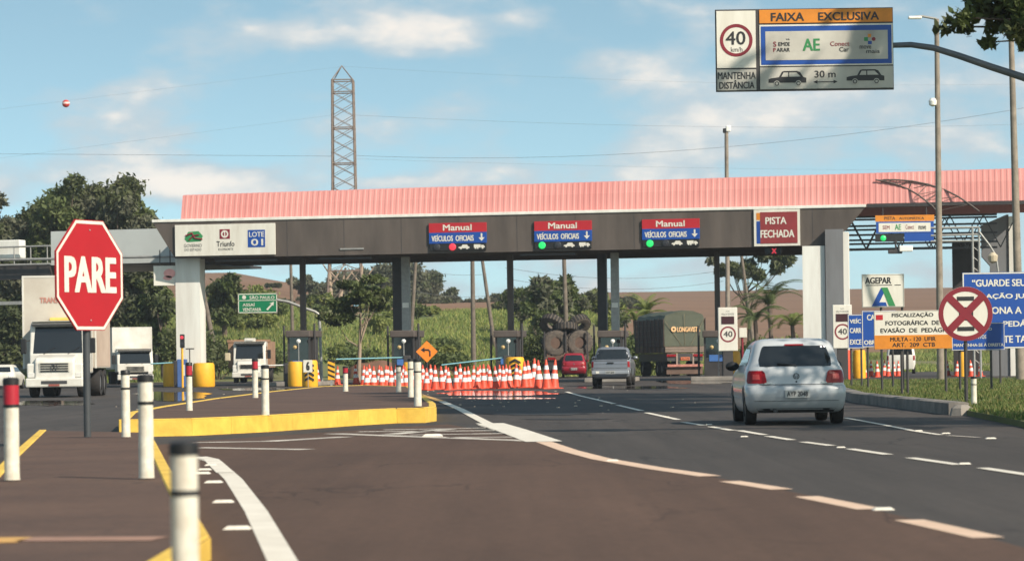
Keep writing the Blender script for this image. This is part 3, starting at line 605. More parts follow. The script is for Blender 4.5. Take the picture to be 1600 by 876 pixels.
# ---- slatted barriers : yellow drums and red/white drum
def drum(px0, px1, pyt, pyb, D, label, chev=False, group=None, m=None):
    f = Face((px0 + px1) / 2, pyb, D); w = (px1 - px0) / f.s; h = f.z(pyt)
    t = thing('crash_drum', label, 'crash barrier', (f.o.x, f.o.y, .006), group=group)
    MB().lathe([(w * .47, 0), (w * .5, .06), (w * .5, h * .5), (w * .48, h * .92), (w * .43, h), (w * .3, h * 1.01)], n=24).build('body', m or barrel_y, t, angle=35)
    if chev:
        c = MB()
        for k in range(4):
            z = h * (.2 + .18 * k); c.add([(-w * .30, -w * .5 - .0, z), (0, -w * .56, z + h * .12), (w * .30, -w * .5, z), (w * .30, -w * .5, z + h * .09), (0, -w * .56, z + h * .21), (-w * .30, -w * .5, z + h * .09)], [(0, 1, 4, 5), (1, 2, 3, 4)])
        c.build('chevron', black, t)
    return t
drum(255, 277, 567, 600, 158, 'yellow crash drum left of the white pillar')
drum(301, 336, 567, 603, 152, 'yellow crash drum right of the white pillar')
drum(450, 474, 565, 600, 146, 'yellow crash drum before the first booth, left of the pair', group=None)
drum(472, 497, 563, 601, 143, 'yellow crash drum with black chevrons before the first booth', True)
drum(630, 646, 566, 596, 146, 'yellow crash drum half hidden by the cones at the second booth')
drum(790, 820, 558, 597, 146, 'yellow crash drum with chevrons behind the cones', True)
drum(1118, 1158, 548, 590, 160, 'yellow crash drum below the right speed display')
drum(1306, 1330, 549, 585, 150, 'yellow crash drum behind the white hatchback')
drum(1333, 1353, 547, 588, 148, 'yellow crash drum left of the small cones behind the signs')
drum(1317, 1330, 547, 586, 140, 'red and white striped drum beside the yellow ones', m=cone_o)
drum(1498, 1510, 550, 586, 150, 'narrow yellow drum behind the no stopping sign')
# ---- chevron post
f = Face(518, 603, 138); t = thing('chevron_post', 'short post striped in black and yellow left of the tree', 'marker post', (f.o.x, f.o.y, .006))
MB().bb(-.17, .17, 0, .05, .35, f.z(565), .01).build('panel', barrel_y, t); mb = MB()
for k in range(4): z = .42 + k * .24; flat(mb, [(-.165, z + .14), (.165, z), (.165, z + .1), (-.165, z + .24)], -.003)
mb.build('stripe', black, t); MB().bb(-.05, .05, .01, .04, 0, .36).build('leg', galv, t)
# ---- toll booths
def booth(px, D, label, first=False):
    f = Face(px, 560, D); t = thing('toll_booth', label, 'toll booth', (f.o.x, f.o.y, 0), CA)
    w = 36 / f.s / 2; hz = f.z(516)
    MB().bb(-w - .5, w + .5, -2.2, 3.6, .006, .22, .03).build('island', concrete, t)
    b = MB().bb(-w, w, 0, 2.4, .22, 1.15, .02).build('wall', dark_steel, t)
    MB().bb(-w - .05, w + .05, -.25, 2.7, hz - .35, hz, .04).build('roof', brown_steel, t)
    for x in (-w, w - .09): MB().bb(x, x + .09, 0, .09, 1.15, hz - .35).build('frame', dark_steel, t)
    MB().bb(-w + .09, w - .09, .04, .06, 1.16, hz - .36).build('window', glass, t)
    MB().bb(-w + .09, w - .09, 1.2, 2.39, 1.16, hz - .36).build('back_wall', dark_steel, t)
    MB().bb(-w * .55, w * .6, -.03, 0, .98, 1.32, .01).build('blue_panel', mat('booth_blue', (.06, .16, .42), .5) if 'booth_blue' not in MATS else MATS['booth_blue'], t)
    for x, y, hh in ((-w - .32, .6, f.z(508)), (w + .12, .6, f.z(505))): MB().tube([(x, y, .2), (x, y, hh)], .06, 6).build('post', dark_steel, t)
    l = MB().tube([(w * .45, -1.2, .2), (w * .45, -1.2, f.z(535))], .025, 6).build('lamp_post', galv, t)
    MB().lathe([(.02, -.06), (.11, -.02), (.11, .05)], (w * .45, -1.2, f.z(533)), 10, 'Y').build('lamp', white, l)
    MB().lathe([(.02, -.06), (.10, -.02), (.10, .05)], (-w * .3, -.1, f.z(542)), 10, 'Y').build('lamp', mat('amber_lamp', (.5, .35, .15), .4) if 'amber_lamp' not in MATS else MATS['amber_lamp'], t)
    return t
booth(467, 150, 'dark toll booth behind the chevron drum, leftmost of the booths')
booth(630, 150, 'dark toll booth at the thick double column behind the orange diamond sign')
booth(792, 149, 'dark toll booth behind the middle of the cone row')
booth(954, 148, 'dark toll booth behind the grey pickup')
booth(1118, 148, 'dark toll booth right of the covered truck')
MB_f = Face(483, 585, 141.0); t = thing('number_sign', 'small white sign with the number 6 on the crash drum', 'sign', (MB_f.o.x, MB_f.o.y - .35, 0))
r = MB_f.r(475, 489, 562, 581); MB().bb(r[0], r[1], 0, .02, r[2], r[3]).build('panel', sign_w, t); mb = MB(); text(mb, '6', r[0] + .13, r[1] - .13, r[2] + .08, r[3] - .08, -.004, .05); mb.build('lettering', sign_blk, t)
MB().tube([((r[0] + r[1]) / 2, .03, 0), ((r[0] + r[1]) / 2, .03, r[2])], .02, 6).build('leg', galv, t)
# blue cabinet and signal at the left pillar
f = Face(284, 600, 151.5); t = thing('payment_post', 'blue control box with a lever post at the foot of the white pillar', 'control box', (f.o.x, f.o.y, .006))
r = f.r(277, 292, 561, 600); MB().bb(r[0], r[1], 0, .4, 0, r[3], .03).build('body', mat('cabinet_blue', (.06, .12, .30), .5), t); MB().bb(f.x(285), f.x(289), -.02, 0, 1.0 * .6, r[3] * .8).build('panel', sign_w, t)
MB().tube([(f.x(297), 0, 0), (f.x(297), 0, f.z(545))], .03, 6).build('post', dark_steel, t); MB().bb(f.x(291), f.x(304), -.03, .03, f.z(546), f.z(544)).build('lever', dark_steel, t)
f = Face(284, 530, 150); t = thing('traffic_light', 'black traffic light on a yellow post before the white pillar', 'traffic light', (f.o.x, f.o.y, 0))
r = f.r(281, 288, 522, 543); MB().bb(r[0], r[1], 0, .2, r[2], r[3], .03).build('housing', black, t); MB().tube([(0, .1, .006), (0, .1, r[2])], .06, 8).build('post', barrel_y, t)
for k, z in enumerate((527, 537)): MB().lathe([(.09, .0), (.07, -.02)], (0, 0, f.z(z)), 10, 'Y').build('lens', off_l if k else MATS['red_signal_lens'], t)
# barrier arms
def arm(p0, p1, D, label, m):
    a = P(*p0, D); b = P(*p1, D); t = thing('barrier_arm', label, 'barrier arm', (a.x, a.y, 0)); d = b - a
    MB().tube([(0, 0, a.z), (d.x, d.y, b.z)], .035, 6).build('boom', m, t); MB().bb(-.18, .18, -.15, .15, .006, a.z + .1, .03).build('pedestal', dark_steel, t)
aqua = mat('pale_aqua_paint', (.25, .50, .55), .5)
arm((450, 570), (402, 571), 147, 'thin white barrier arm reaching left from the first booth', white)
arm((636, 558), (525, 561), 147, 'pale blue barrier arm reaching left from the second booth', aqua)
arm((792, 558), (690, 570), 147, 'pale blue barrier arm hanging low left of the third booth', aqua)
arm((277, 566), (235, 568), 153, 'pale blue barrier arm reaching left from the control box', aqua)
# ---- sign helper : upright panel on legs
def panel_sign(name, label, box, D, legs, m, cat='sign', bord=None, bw=.035, base=.10, legm=None, legr=.035):
    f = Face((box[0] + box[1]) / 2, box[3], D); t = thing(name, label, cat, (f.o.x, f.o.y, 0)); r = f.r(*box)
    mb = MB().bb(r[0], r[1], -.02, .02, r[2], r[3], .004); mb.build('panel', m, t)
    if bord: mb = MB(); [flat(mb, q, -.022) for q in (rect(r[0] + .01, r[1] - .01, r[3] - bw, r[3] - .01), rect(r[0] + .01, r[1] - .01, r[2] + .01, r[2] + bw), rect(r[0] + .01, r[0] + bw, r[2] + bw, r[3] - bw), rect(r[1] - bw, r[1] - .01, r[2] + bw, r[3] - bw))]; mb.build('border', bord, t)
    for lx in legs: MB().tube([(f.x(lx), .06, base), (f.x(lx), .06, r[3] - .1)], legr, 8).build('leg', legm or dark_steel, t)
    return t, f
# speed displays
for px, yt, D, lab in ((1138, 480, 146, 'white speed display with a round 40 sign above the yellow drum'), (1317, 476, 135, 'white speed display with a 40 sign partly hidden by the blue sign')):
    f = Face(px, 560, D); t = thing('speed_display', lab, 'speed display', (f.o.x, f.o.y, 0)); w = 15
    MB().bb(f.x(px - w), f.x(px + w), 0, .3, f.z(yt + 68), f.z(yt), .03).build('cabinet', sign_w, t)
    MB().bb(f.x(px - w + 5), f.x(px + w - 5), -.02, 0, f.z(yt + 26), f.z(yt + 14)).build('screen', MATS.get('display_dark') or mat('display_dark', (.05, .012, .015), .3), t)
    mb = MB(); disc(mb, 0, f.z(yt + 42), 12.5 / f.s, 0, 10 / f.s); mb.build('ring', ring_red, t)
    mb = MB(); text(mb, '40', f.x(px - 7), f.x(px + 7), f.z(yt + 46), f.z(yt + 37), -.006, .02); text(mb, 'SUA', f.x(px - 3), f.x(px + 3), f.z(yt + 7), f.z(yt + 5), -.004, .0); text(mb, 'VELOCIDADE', f.x(px - 10), f.x(px + 10), f.z(yt + 12), f.z(yt + 9), -.004, .0); mb.build('lettering', sign_blk, t)
    MB().bb(-.25, .25, .05, .25, .006, f.z(yt + 68)).build('leg', dark_steel, t)
f = Face(1160, 530, 147); t = thing('utility_box', 'small pale box on a red and white post right of the speed display', 'box', (f.o.x, f.o.y, 0)); r = f.r(1155, 1167, 512, 527); MB().bb(r[0], r[1], 0, .25, r[2], r[3], .02).build('box', sign_w, t); MB().tube([(0, .1, .006), (0, .1, r[2])], .06, 8).build('post', ring_red, t)
# overhead gantry sign
D = 62; f = Face(1257, 78, D); t = thing('gantry_sign', 'large overhead lane sign reading Faixa Exclusiva on a curved arm', 'overhead sign', (f.o.x, f.o.y, 0), 0)
X, Z = f.x, f.z
grey_sign = mat('mottled_sign_sheet', (.30, .28, .25), .5, c2=(.62, .59, .52), scale=.55, detail=4)  # sign sheet mottled between grey and off-white
mb = MB(); mb.bb(X(1118), X(1396), .0, .06, Z(142), Z(13.5), .01); bk = mb.build('back_frame', dark_steel, t)
def pan(name, x0, x1, y0, y1, m, dy=0): return MB().bb(X(x0), X(x1), -.02 - dy, -.002, Z(y1), Z(y0)).build(name, m, t)
pan('speed_panel', 1120, 1181, 16, 105, sign_w); pan('distance_panel', 1120, 1181, 107.5, 140, grey_sign)
pan('orange_panel', 1187, 1395, 15, 36, sign_or); pan('blue_panel', 1187, 1395, 38.5, 103, sign_w); pan('car_panel', 1187, 1395, 105, 139, grey_sign)
mb = MB(); mb.prism(rect(X(1189), X(1393), Z(101), Z(41)), -.026, -.02); mb.build('blue_frame', band_blue, t)
mb = MB(); mb.prism(rect(X(1196), X(1387), Z(94), Z(49)), -.032, -.026); mb.build('white_panel', grey_sign, t)
mb = MB(); disc(mb, X(1150.5), Z(62), 25.5 / f.s, -.022, 20.5 / f.s, 40); mb.build('ring', ring_red, t)
mb = MB(); text(mb, '40', X(1134), X(1165), Z(69), Z(48), -.025, .015); text(mb, 'km/h', X(1142), X(1160), Z(80), Z(72.5), -.025, .0)
text(mb, 'MANTENHA', X(1121), X(1180), Z(122.5), Z(111.5), -.025, .015); text(mb, 'DISTÂNCIA', X(1123), X(1178), Z(137.5), Z(124), -.025, .015)
text(mb, 'FAIXA', X(1205), X(1257), Z(33), Z(20), -.025, .03); text(mb, 'EXCLUSIVA', X(1279), X(1374), Z(33), Z(20), -.025, .03)
text(mb, '30 m', X(1272), X(1305), Z(122), Z(111), -.025, .015); flat(mb, rect(X(1276), X(1302), Z(129.3), Z(128)), -.023)
for a, b_ in ((1270, 1276.5), (1308, 1301.5)): flat(mb, [(X(a), Z(128.6)), (X(b_), Z(131.5)), (X(b_), Z(125.7))] if a < b_ else [(X(a), Z(128.6)), (X(b_), Z(125.7)), (X(b_), Z(131.5))], -.023)
mb.build('lettering', sign_blk, t)
def car_sym(x0, x1, y0, y1):
    mb = MB(); q = lambda u, v: (X(x0 + (x1 - x0) * u), Z(y1 - (y1 - y0) * v))
    flat(mb, [q(0, .28), q(0, .5), q(.08, .56), q(.28, .62), q(.36, .96), q(.42, 1), q(.76, 1), q(.84, .92), q(.92, .62), q(1, .56), q(1, .26)], -.022); mb.build('car_symbol', sign_blk, t)
    mb = MB(); flat(mb, [q(.34, .64), q(.40, .90), q(.52, .90), q(.52, .64)], -.027); flat(mb, [q(.55, .64), q(.55, .90), q(.74, .90), q(.85, .64)], -.027)
    for u in (.22, .79): disc(mb, q(u, 0)[0], q(0, .22)[1], 4.6 / f.s, -.027)
    mb.build('car_window', grey_sign, t); mb = MB()
    for u in (.22, .79): disc(mb, q(u, 0)[0], q(0, .22)[1], 3.4 / f.s, -.032, 2.1 / f.s)
    mb.build('wheel', sign_blk, t)
car_sym(1200, 1259, 111, 136); car_sym(1322, 1381, 110, 134)
mb = MB(); text(mb, 'EM', X(1216), X(1226), Z(72), Z(66), -.036, .03); text(mb, 'DE', X(1227), X(1234), Z(72), Z(66), -.036, .03); text(mb, 'ARAR', X(1213), X(1234), Z(81), Z(75), -.036, .03); text(mb, 'VÁ', X(1228), X(1234), Z(63), Z(60), -.036, .03)
text(mb, 'move', X(1343), X(1361), Z(78), Z(73), -.036, .01); text(mb, 'mais', X(1353), X(1374), Z(85), Z(79), -.036, .01); text(mb, 'Car', X(1311), X(1326), Z(82), Z(75), -.036, .02); mb.build('logo_text', sign_blk, t)
mb = MB(); text(mb, 'S', X(1208), X(1213), Z(73), Z(65), -.036, .03); text(mb, 'P', X(1208), X(1212), Z(81), Z(75), -.036, .03); text(mb, 'Conect', X(1297), X(1327), Z(73), Z(66), -.036, .01); disc(mb, X(1365), Z(63), 3 / f.s, -.034); mb.build('logo_text', ring_red, t)
mb = MB(); text(mb, 'AE', X(1254), X(1281), Z(80), Z(61), -.036, .03); flat(mb, rect(X(1350), X(1356), Z(66), Z(60)), -.034); mb.build('logo_text', green2, t)
mb = MB(); flat(mb, rect(X(1356), X(1361), Z(60), Z(55)), -.034); mb.build('logo', sign_or, t); mb = MB(); flat(mb, rect(X(1356), X(1362), Z(71), Z(66)), -.034); mb.build('logo', sign_blue, t)
arm_m = mat('arm_paint', (.07, .08, .10), .45, c2=(.13, .13, .14), scale=2)
pp = [(1396, 72), (1425, 71.5), (1460, 77), (1500, 90), (1550, 108), (1600, 125), (1660, 150), (1720, 185), (1750, 230), (1760, 290)]
pl = [(X(a), .12, Z(b_)) for a, b_ in pp]; pl.append((pl[-1][0], .12, .1))
MB().tube([(X(1190), .12, Z(73))] + pl, [.05] + [.06, .065, .07, .075, .08, .085, .09, .095, .10, .11, .14], 10).build('arm', arm_m, t)
mb = MB(); [mb.bb(X(q), X(q) + .05, .06, .12, Z(138), Z(18)) for q in (1140, 1215, 1300, 1370)]; mb.build('bracket', dark_steel, t)
# no stopping sign
b = gp(1512, 630, .1); D = b.y; t, f = None, Face(1510.5, 630, D); t = thing('no_stopping_sign', 'round red bordered no stopping sign crossed over a black emblem', 'road sign', (f.o.x, f.o.y, 0))
zc = f.z(490); Rr_ = 42.5 / f.s
mb = MB(); mb.lathe([(Rr_, -.0), (Rr_, -.015)], (0, 0, zc), 40, 'Y'); mb.build('plate', sign_w, t)
mb = MB(); disc(mb, 0, zc, Rr_ - .002, -.016, Rr_ * .82, 40); mb.build('ring', ring_red, t)
mb = MB(); flat(mb, rect(-.18, .18, zc + .27, zc + .36), -.014); flat(mb, rect(-.18, .18, zc - .36, zc - .27), -.014); flat(mb, rect(-.14, .16, zc - .14, zc + .14), -.014); mb.build('emblem', sign_blk, t)
mb = MB()
for sg in (1, -1):
    q = Rr_ * .62; w_ = .055; flat(mb, [(-q - w_, sg * (-q + w_) + zc), (-q + w_, sg * (-q - w_) + zc), (q + w_, sg * (q - w_) + zc), (q - w_, sg * (q + w_) + zc)][::sg], -.021 - .003 * sg)
mb.build('cross', ring_red, t); MB().tube([(0, .05, .1), (0, .05, zc + .3)], .04, 10).build('pole', dark_steel, t)
mb = MB()
# AGEPAR
D = 84; t, f = panel_sign('agency_sign', 'white sign reading AGEPAR above a blue and green letter A', (1347, 1413, 428, 480), D, (1377, 1410), sign_w, bord=grey_sign, bw=.03)
X, Z = f.x, f.z; mb = MB(); text(mb, 'AGEPAR', X(1352), X(1393), Z(443), Z(433), -.024, .035); flat(mb, rect(X(1353), X(1394), Z(446), Z(444.8)), -.02); flat(mb, rect(X(1398), X(1408), Z(446), Z(444.8)), -.02); mb.build('lettering', sign_blk, t)
mb = MB(); flat(mb, [(X(1362), Z(478)), (X(1371), Z(478)), (X(1384), Z(452)), (X(1377), Z(449))], -.022); flat(mb, [(X(1370), Z(478)), (X(1386), Z(478)), (X(1384), Z(472)), (X(1373), Z(472))], -.021); mb.build('emblem', band_blue, t)
mb = MB(); flat(mb, [(X(1377), Z(449)), (X(1387), Z(449)), (X(1399), Z(478)), (X(1389), Z(478)), (X(1382), Z(460))], -.025); mb.build('emblem', green2, t)
# two blue signs
t, f = panel_sign('blue_sign', 'narrow blue sign starting VEÍC left of the taller blue sign', (1325, 1351, 491, 544), 96, (1330, 1346), band_blue, bord=sign_w, bw=.03)
X, Z = f.x, f.z; mb = MB(); [text(mb, s, X(1328), X(x1), Z(y + 8), Z(y), -.024, .03) for s, y, x1 in (('VEÍC', 497, 1346), ('CARR', 512, 1346), ('EXCE', 530, 1346))]; mb.build('lettering', sign_w, t)
t, f = panel_sign('blue_sign', 'blue sign behind the orange edged inspection sign showing only its left end', (1347, 1400, 485, 542), 92, (1356, 1395), band_blue, bord=sign_w, bw=.03)
X, Z = f.x, f.z; mb = MB(); text(mb, 'CARGA', X(1355), X(1385), Z(500), Z(491), -.024, .03); text(mb, 'OBRIG', X(1350), X(1376), Z(538), Z(531), -.024, .03); mb.build('lettering', sign_w, t)
# FISCALIZACAO
t, f = panel_sign('inspection_sign', 'cream inspection sign with an orange lower strip about toll evasion', (1366, 1488, 485, 545), 76, (1409, 1418, 1478), sign_w, bord=grey_sign, bw=.02)
X, Z = f.x, f.z; MB().bb(X(1366.5), X(1487.5), -.03, -.021, Z(544.5), Z(523)).build('orange_strip', sign_or, t)
mb = MB(); [text(mb, s, X(a), X(b_), Z(y + 8.5), Z(y), -.025, .02) for s, a, b_, y in (('FISCALIZAÇÃO', 1394, 1459, 487.5), ('FOTOGRÁFICA  DE', 1384, 1468, 499), ('EVASÃO  DE  PEDÁGIO', 1376, 1484, 510.5))]
text(mb, 'MULTA - 120  UFIR', X(1391), X(1462), Z(532.5), Z(526), -.034, .02); text(mb, 'ART.  209  CTB', X(1394), X(1461), Z(541.5), Z(535), -.034, .02); mb.build('lettering', sign_blk, t)
mb = MB(); flat(mb, rect(X(1369), X(1380), Z(499), Z(491)), -.02); mb.build('emblem', band_red, t)
# small blue, large blue
t, f = panel_sign('blue_sign', 'small blue sign reading MANTENHA-SE À DIREITA behind the no stopping sign', (1487, 1570, 504, 547), 82, (1549, 1500), band_blue, bord=sign_w, bw=.025)
X, Z = f.x, f.z; mb = MB(); text(mb, 'MANTENHA-SE À DIREITA', X(1490), X(1568), Z(541), Z(535), -.024, .02); text(mb, 'ATENÇÃO', X(1518), X(1550), Z(517), Z(511), -.024, .02); text(mb, 'LENTOS', X(1520), X(1541), Z(529), Z(523), -.024, .02); mb.build('lettering', sign_w, t)
t, f = panel_sign('blue_sign', 'large blue text sign at the right edge beginning GUARDE SEU', (1505, 1650, 425, 544), 98, (1563, 1640), band_blue, bord=sign_w, bw=.05)
X, Z = f.x, f.z; mb = MB(); [text(mb, s, X(a), X(b_), Z(y + 11), Z(y), -.024, .03) for s, a, b_, y in (('“GUARDE SEU', 1520, 1604, 436), ('AÇÃO JUDI', 1541, 1616, 457), ('ONA A LEI', 1550, 1618, 479), ('PEDÁGI', 1568, 1618, 499), ('TE TAR', 1568, 1612, 524))]; mb.build('lettering', sign_w, t)
# automatic lane sign with camera under the truss
f = Face(1415, 356, 140); t = thing('automatic_lane_sign', 'small blue framed sign with orange top hanging under the roof truss', 'overhead sign', (f.o.x, f.o.y, 0)); X, Z = f.x, f.z
MB().bb(X(1369), X(1459), 0, .06, Z(364), Z(346)).build('blue_panel', band_blue, t); MB().bb(X(1413), X(1459), .01, .06, Z(377), Z(364.3)).build('blue_panel', band_blue, t); MB().bb(X(1368), X(1460), 0, .06, Z(345.7), Z(336)).build('orange_panel', sign_or, t)
mb = MB(); flat(mb, rect(X(1373), X(1454), Z(362), Z(348)), -.003); mb.build('white_panel', sign_w, t)
mb = MB(); text(mb, 'PISTA', X(1382), X(1399), Z(343), Z(338), -.004, .02); text(mb, 'AUTOMÁTICA', X(1405), X(1444), Z(343), Z(338), -.004, .02); text(mb, 'move', X(1435), X(1447), Z(359), Z(353), -.009, .02); mb.build('lettering', sign_blk, t)
mb = MB(); text(mb, 'SEM', X(1379), X(1390), Z(358), Z(352), -.009, .02); text(mb, 'Conect', X(1415), X(1428), Z(358), Z(351), -.009, .01); mb.build('lettering', ring_red, t); mb = MB(); text(mb, 'AE', X(1398), X(1408), Z(359), Z(350), -.009, .03); mb.build('lettering', green2, t)
MB().bb(X(1368), X(1412), .02, .2, Z(377), Z(366)).build('signal_box', black, t); MB().lathe([(.14, 0), (.05, -.05)], (X(1380), .02, Z(371.5)), 12, 'Y').build('light', green_l, t)
mb = MB(); [mb.tube([(X(q), .1, Z(336)), (X(q), .1, Z(324))], .03, 5) for q in (1380, 1448)]; mb.build('hanger', dark_steel, t)
f = Face(1410, 390, 138); t = thing('security_camera', 'white security camera hanging below the automatic lane sign', 'camera', (f.o.x, f.o.y, 0)); X, Z = f.x, f.z
MB().bb(X(1405), X(1426), -.1, .2, Z(393), Z(384), .04).build('housing', white, t); MB().bb(X(1388), X(1410), .0, .15, Z(396), Z(390), .03).build('bracket', dark_steel, t); MB().tube([(X(1400), .1, Z(392)), (X(1400), .1, Z(375))], .04, 6).build('hanger', dark_steel, t)
# pipe gantry on the right
f = Face(1530, 400, 132); t = thing('pipe_gantry', 'pale pipe gantry with bent arm in front of the grey right pillar', 'gantry', (f.o.x, f.o.y, 0)); X, Z = f.x, f.z; mb = MB()
for y_ in (355, 366, 376): mb.tube([(X(1455), 0, Z(y_ + (y_ == 366) * 1)), (X(1530), 0, Z(y_ - 0))], .045, 6)
for q in (1520, 1530): mb.tube([(X(q), 0, Z(355)), (X(q), 0, .01)], .055, 6)
for k in range(12): mb.tube([(X(1520), 0, Z(385 + k * 16)), (X(1530), 0, Z(393 + k * 16))], .02, 4)
mb.build('frame', galv, t); MB().tube([(X(1530), -.05, Z(362)), (X(1545), -.05, Z(382)), (X(1556), -.05, Z(400)), (X(1559), -.05, Z(425))], .05, 6).build('arm', galv, t); MB().lathe([(.05, -.2), (.2, -.1), (.24, .15), (.1, .3)], (X(1551), -.05, Z(405)), 12).build('lamp_head', mat('beige_plastic', (.5, .42, .3), .5), t)
# green direction sign with arm
f = Face(402, 473, 176); t = thing('direction_sign', 'green direction sign to São Paulo hung from a curved pale arm', 'direction sign', (f.o.x, f.o.y, 0)); X, Z = f.x, f.z
MB().bb(X(372), X(433), 0, .05, Z(489), Z(458), .01).build('panel', sign_green, t); mb = MB(); r = f.r(372, 433, 458, 489)
for q in (rect(r[0], r[1], r[3] - .07, r[3] - .02), rect(r[0], r[1], r[2] + .02, r[2] + .07), rect(r[0], r[0] + .05, r[2], r[3]), rect(r[1] - .05, r[1], r[2], r[3]), rect(r[0], r[1], Z(469.6), Z(468.6))): flat(mb, q, -.004)
text(mb, 'SÃO PAULO', X(390), X(429), Z(467), Z(461), -.01, .02); disc(mb, X(381.5), Z(464), .12, -.005); text(mb, 'ASSAÍ', X(379), X(398), Z(478), Z(472.5), -.01, .02); text(mb, 'VENTANIA', X(379), X(408), Z(486), Z(480.5), -.01, .02)
flat(mb, [(X(416), Z(483)), (X(424), Z(475)), (X(421), Z(474)), (X(428), Z(471.5)), (X(427), Z(478)), (X(425.5), Z(476.5)), (X(418), Z(485))], -.006); mb.build('lettering', sign_w, t)
MB().tube([(X(433), .05, Z(469)), (X(450), .05, Z(472)), (X(475), .05, Z(482)), (X(492), .05, Z(488)), (X(498), .05, Z(492)), (X(499), .05, Z(510)), (X(501), .05, 0)], .09, 8).build('arm', galv, t)
# orange diamond
f = Face(667, 550, 128); t = thing('diversion_sign', 'orange diamond sign with a black left turn arrow behind the cones', 'road sign', (f.o.x, f.o.y, 0)); q = 17 / f.s; z0 = f.z(549)
mb = MB(); mb.prism([(0, z0 - q), (q, z0), (0, z0 + q), (-q, z0)], -.02, .01); mb.build('panel', mat('diamond_orange', (.85, .23, .02), .45, var=.08), t)
mb = MB(); mb.tube([(.14, -.025, z0 - .2), (.14, -.025, z0 + .02), (.08, -.025, z0 + .08), (-.12, -.025, z0 + .08)], .035, 5); flat(mb, [(-.28, z0 + .08), (-.10, z0 - .04), (-.10, z0 + .20)], -.021); mb.build('arrow', sign_blk, t)
MB().tube([(0, .04, .006), (0, .04, z0)], .03, 6).build('leg', dark_steel, t)
# ================================================================== vehicles (front of each one's frame is local +Y)
def outline(w, yr, yf, rr, rf, bulge, z, N=4, C=5):
    h = []
    for k in range(N): x = (w - rr) * k / N; h.append((x, yr - bulge * 0 + bulge * (x / w) ** 2))
    yb = yr + bulge
    for k in range(C + 1):
        a = math.pi / 2 * k / C; h.append((w - rr + rr * math.sin(a), yb + rr - rr * math.cos(a)))
    for k in range(1, 6): h.append((w, yb + rr + (yf - rf - yb - rr) * k / 6))
    for k in range(C + 1):
        a = math.pi / 2 * k / C; h.append((w - rf + rf * math.cos(a), yf - rf + rf * math.sin(a)))
    for k in range(1, N): x = (w - rf) * (1 - k / N); h.append((x, yf))
    h.append((0, yf))
    full = h + [(-x, y) for x, y in h[-2:0:-1]]
    return [(x, y, z) for x, y in full]
class Shell:
    def __init__(s, sl, bulge=.05): s.sl = sl; s.b = bulge   # slices: z, w, yr, yf, rr, rf
    def mb(s, mb=None):
        mb = mb or MB(); rings = [outline(w, yr, yf, rr, rf, s.b, z) for z, w, yr, yf, rr, rf in s.sl]; n = len(rings[0])
        vs = [p for r in rings for p in r]
        mb.add(vs, [(i * n + k, i * n + (k + 1) % n, (i + 1) * n + (k + 1) % n, (i + 1) * n + k) for i in range(len(rings) - 1) for k in range(n)] + [tuple(range(n))[::-1], tuple(range((len(rings) - 1) * n, len(rings) * n))], True)
        return mb
    def at(s, z):
        sl = s.sl
        for a, b in zip(sl, sl[1:]):
            if a[0] <= z <= b[0]: t = (z - a[0]) / (b[0] - a[0]); return [a[i] + (b[i] - a[i]) * t for i in range(1, 6)]
        return list((sl[0] if z < sl[0][0] else sl[-1])[1:])
    def rear(s, x, z):
        w, yr, yf, rr, rf = s.at(z); x = abs(x)
        if x < w - rr: return yr + s.b * (x / w) ** 2
        q = min(x - (w - rr), rr); return yr + s.b + rr - math.sqrt(max(0, rr * rr - q * q))
    def side(s, y, z):
        w, yr, yf, rr, rf = s.at(z); y0 = yr + s.b + rr
        if y < y0: q = min(y0 - y, rr); return w - rr + math.sqrt(max(0, rr * rr - q * q))
        if y > yf - rf: q = min(y - yf + rf, rf); return w - rf + math.sqrt(max(0, rf * rf - q * q))
        return w
    def rear_patch(s, mb, rows, off=.006, n=14):   # rows: (z, x0, x1)
        vs = []; R_ = []
        for (z0, a0, b0), (z1, a1, b1) in zip(rows, rows[1:]):
            m = max(2, int(abs(z1 - z0) / .03)); R_ += [(z0 + (z1 - z0) * k / m, a0 + (a1 - a0) * k / m, b0 + (b1 - b0) * k / m) for k in range(m)]
        R_.append(rows[-1])
        for z, a, b in R_: vs += [(a + (b - a) * k / n, s.rear(a + (b - a) * k / n, z) - off, z) for k in range(n + 1)]
        mb.add(vs, [(j * (n + 1) + i, j * (n + 1) + i + 1, (j + 1) * (n + 1) + i + 1, (j + 1) * (n + 1) + i) for j in range(len(R_) - 1) for i in range(n)], True); return mb
    def side_patch(s, mb, rows, sg, off=.006, n=10):
        vs = []; R_ = []
        for (z0, a0, b0), (z1, a1, b1) in zip(rows, rows[1:]): R_ += [(z0 + (z1 - z0) * k / 3, a0 + (a1 - a0) * k / 3, b0 + (b1 - b0) * k / 3) for k in range(3)]
        R_.append(rows[-1])
        for z, a, b in R_: vs += [(sg * (s.side(a + (b - a) * k / n, z) + off), a + (b - a) * k / n, z) for k in range(n + 1)]
        mb.add(vs, [(j * (n + 1) + i, j * (n + 1) + i + 1, (j + 1) * (n + 1) + i + 1, (j + 1) * (n + 1) + i) for j in range(len(R_) - 1) for i in range(n)], True); return mb
def wheel(root, x, y, r, w, rimm, sg):
    t = MB().lathe([(r * .55, -w / 2), (r * .94, -w / 2), (r, -w * .32), (r, w * .32), (r * .94, w / 2), (r * .55, w / 2)], (0, 0, 0), 26, 'X', caps=False).build('wheel', rubber, root, (x, y, r), angle=35)
    MB().lathe([(r * .60, w * .42 * sg), (r * .56, w * .30 * sg), (r * .2, w * .36 * sg), (.02, w * .38 * sg)], (0, 0, 0), 20, 'X').build('rim', rimm, t, angle=30); return t
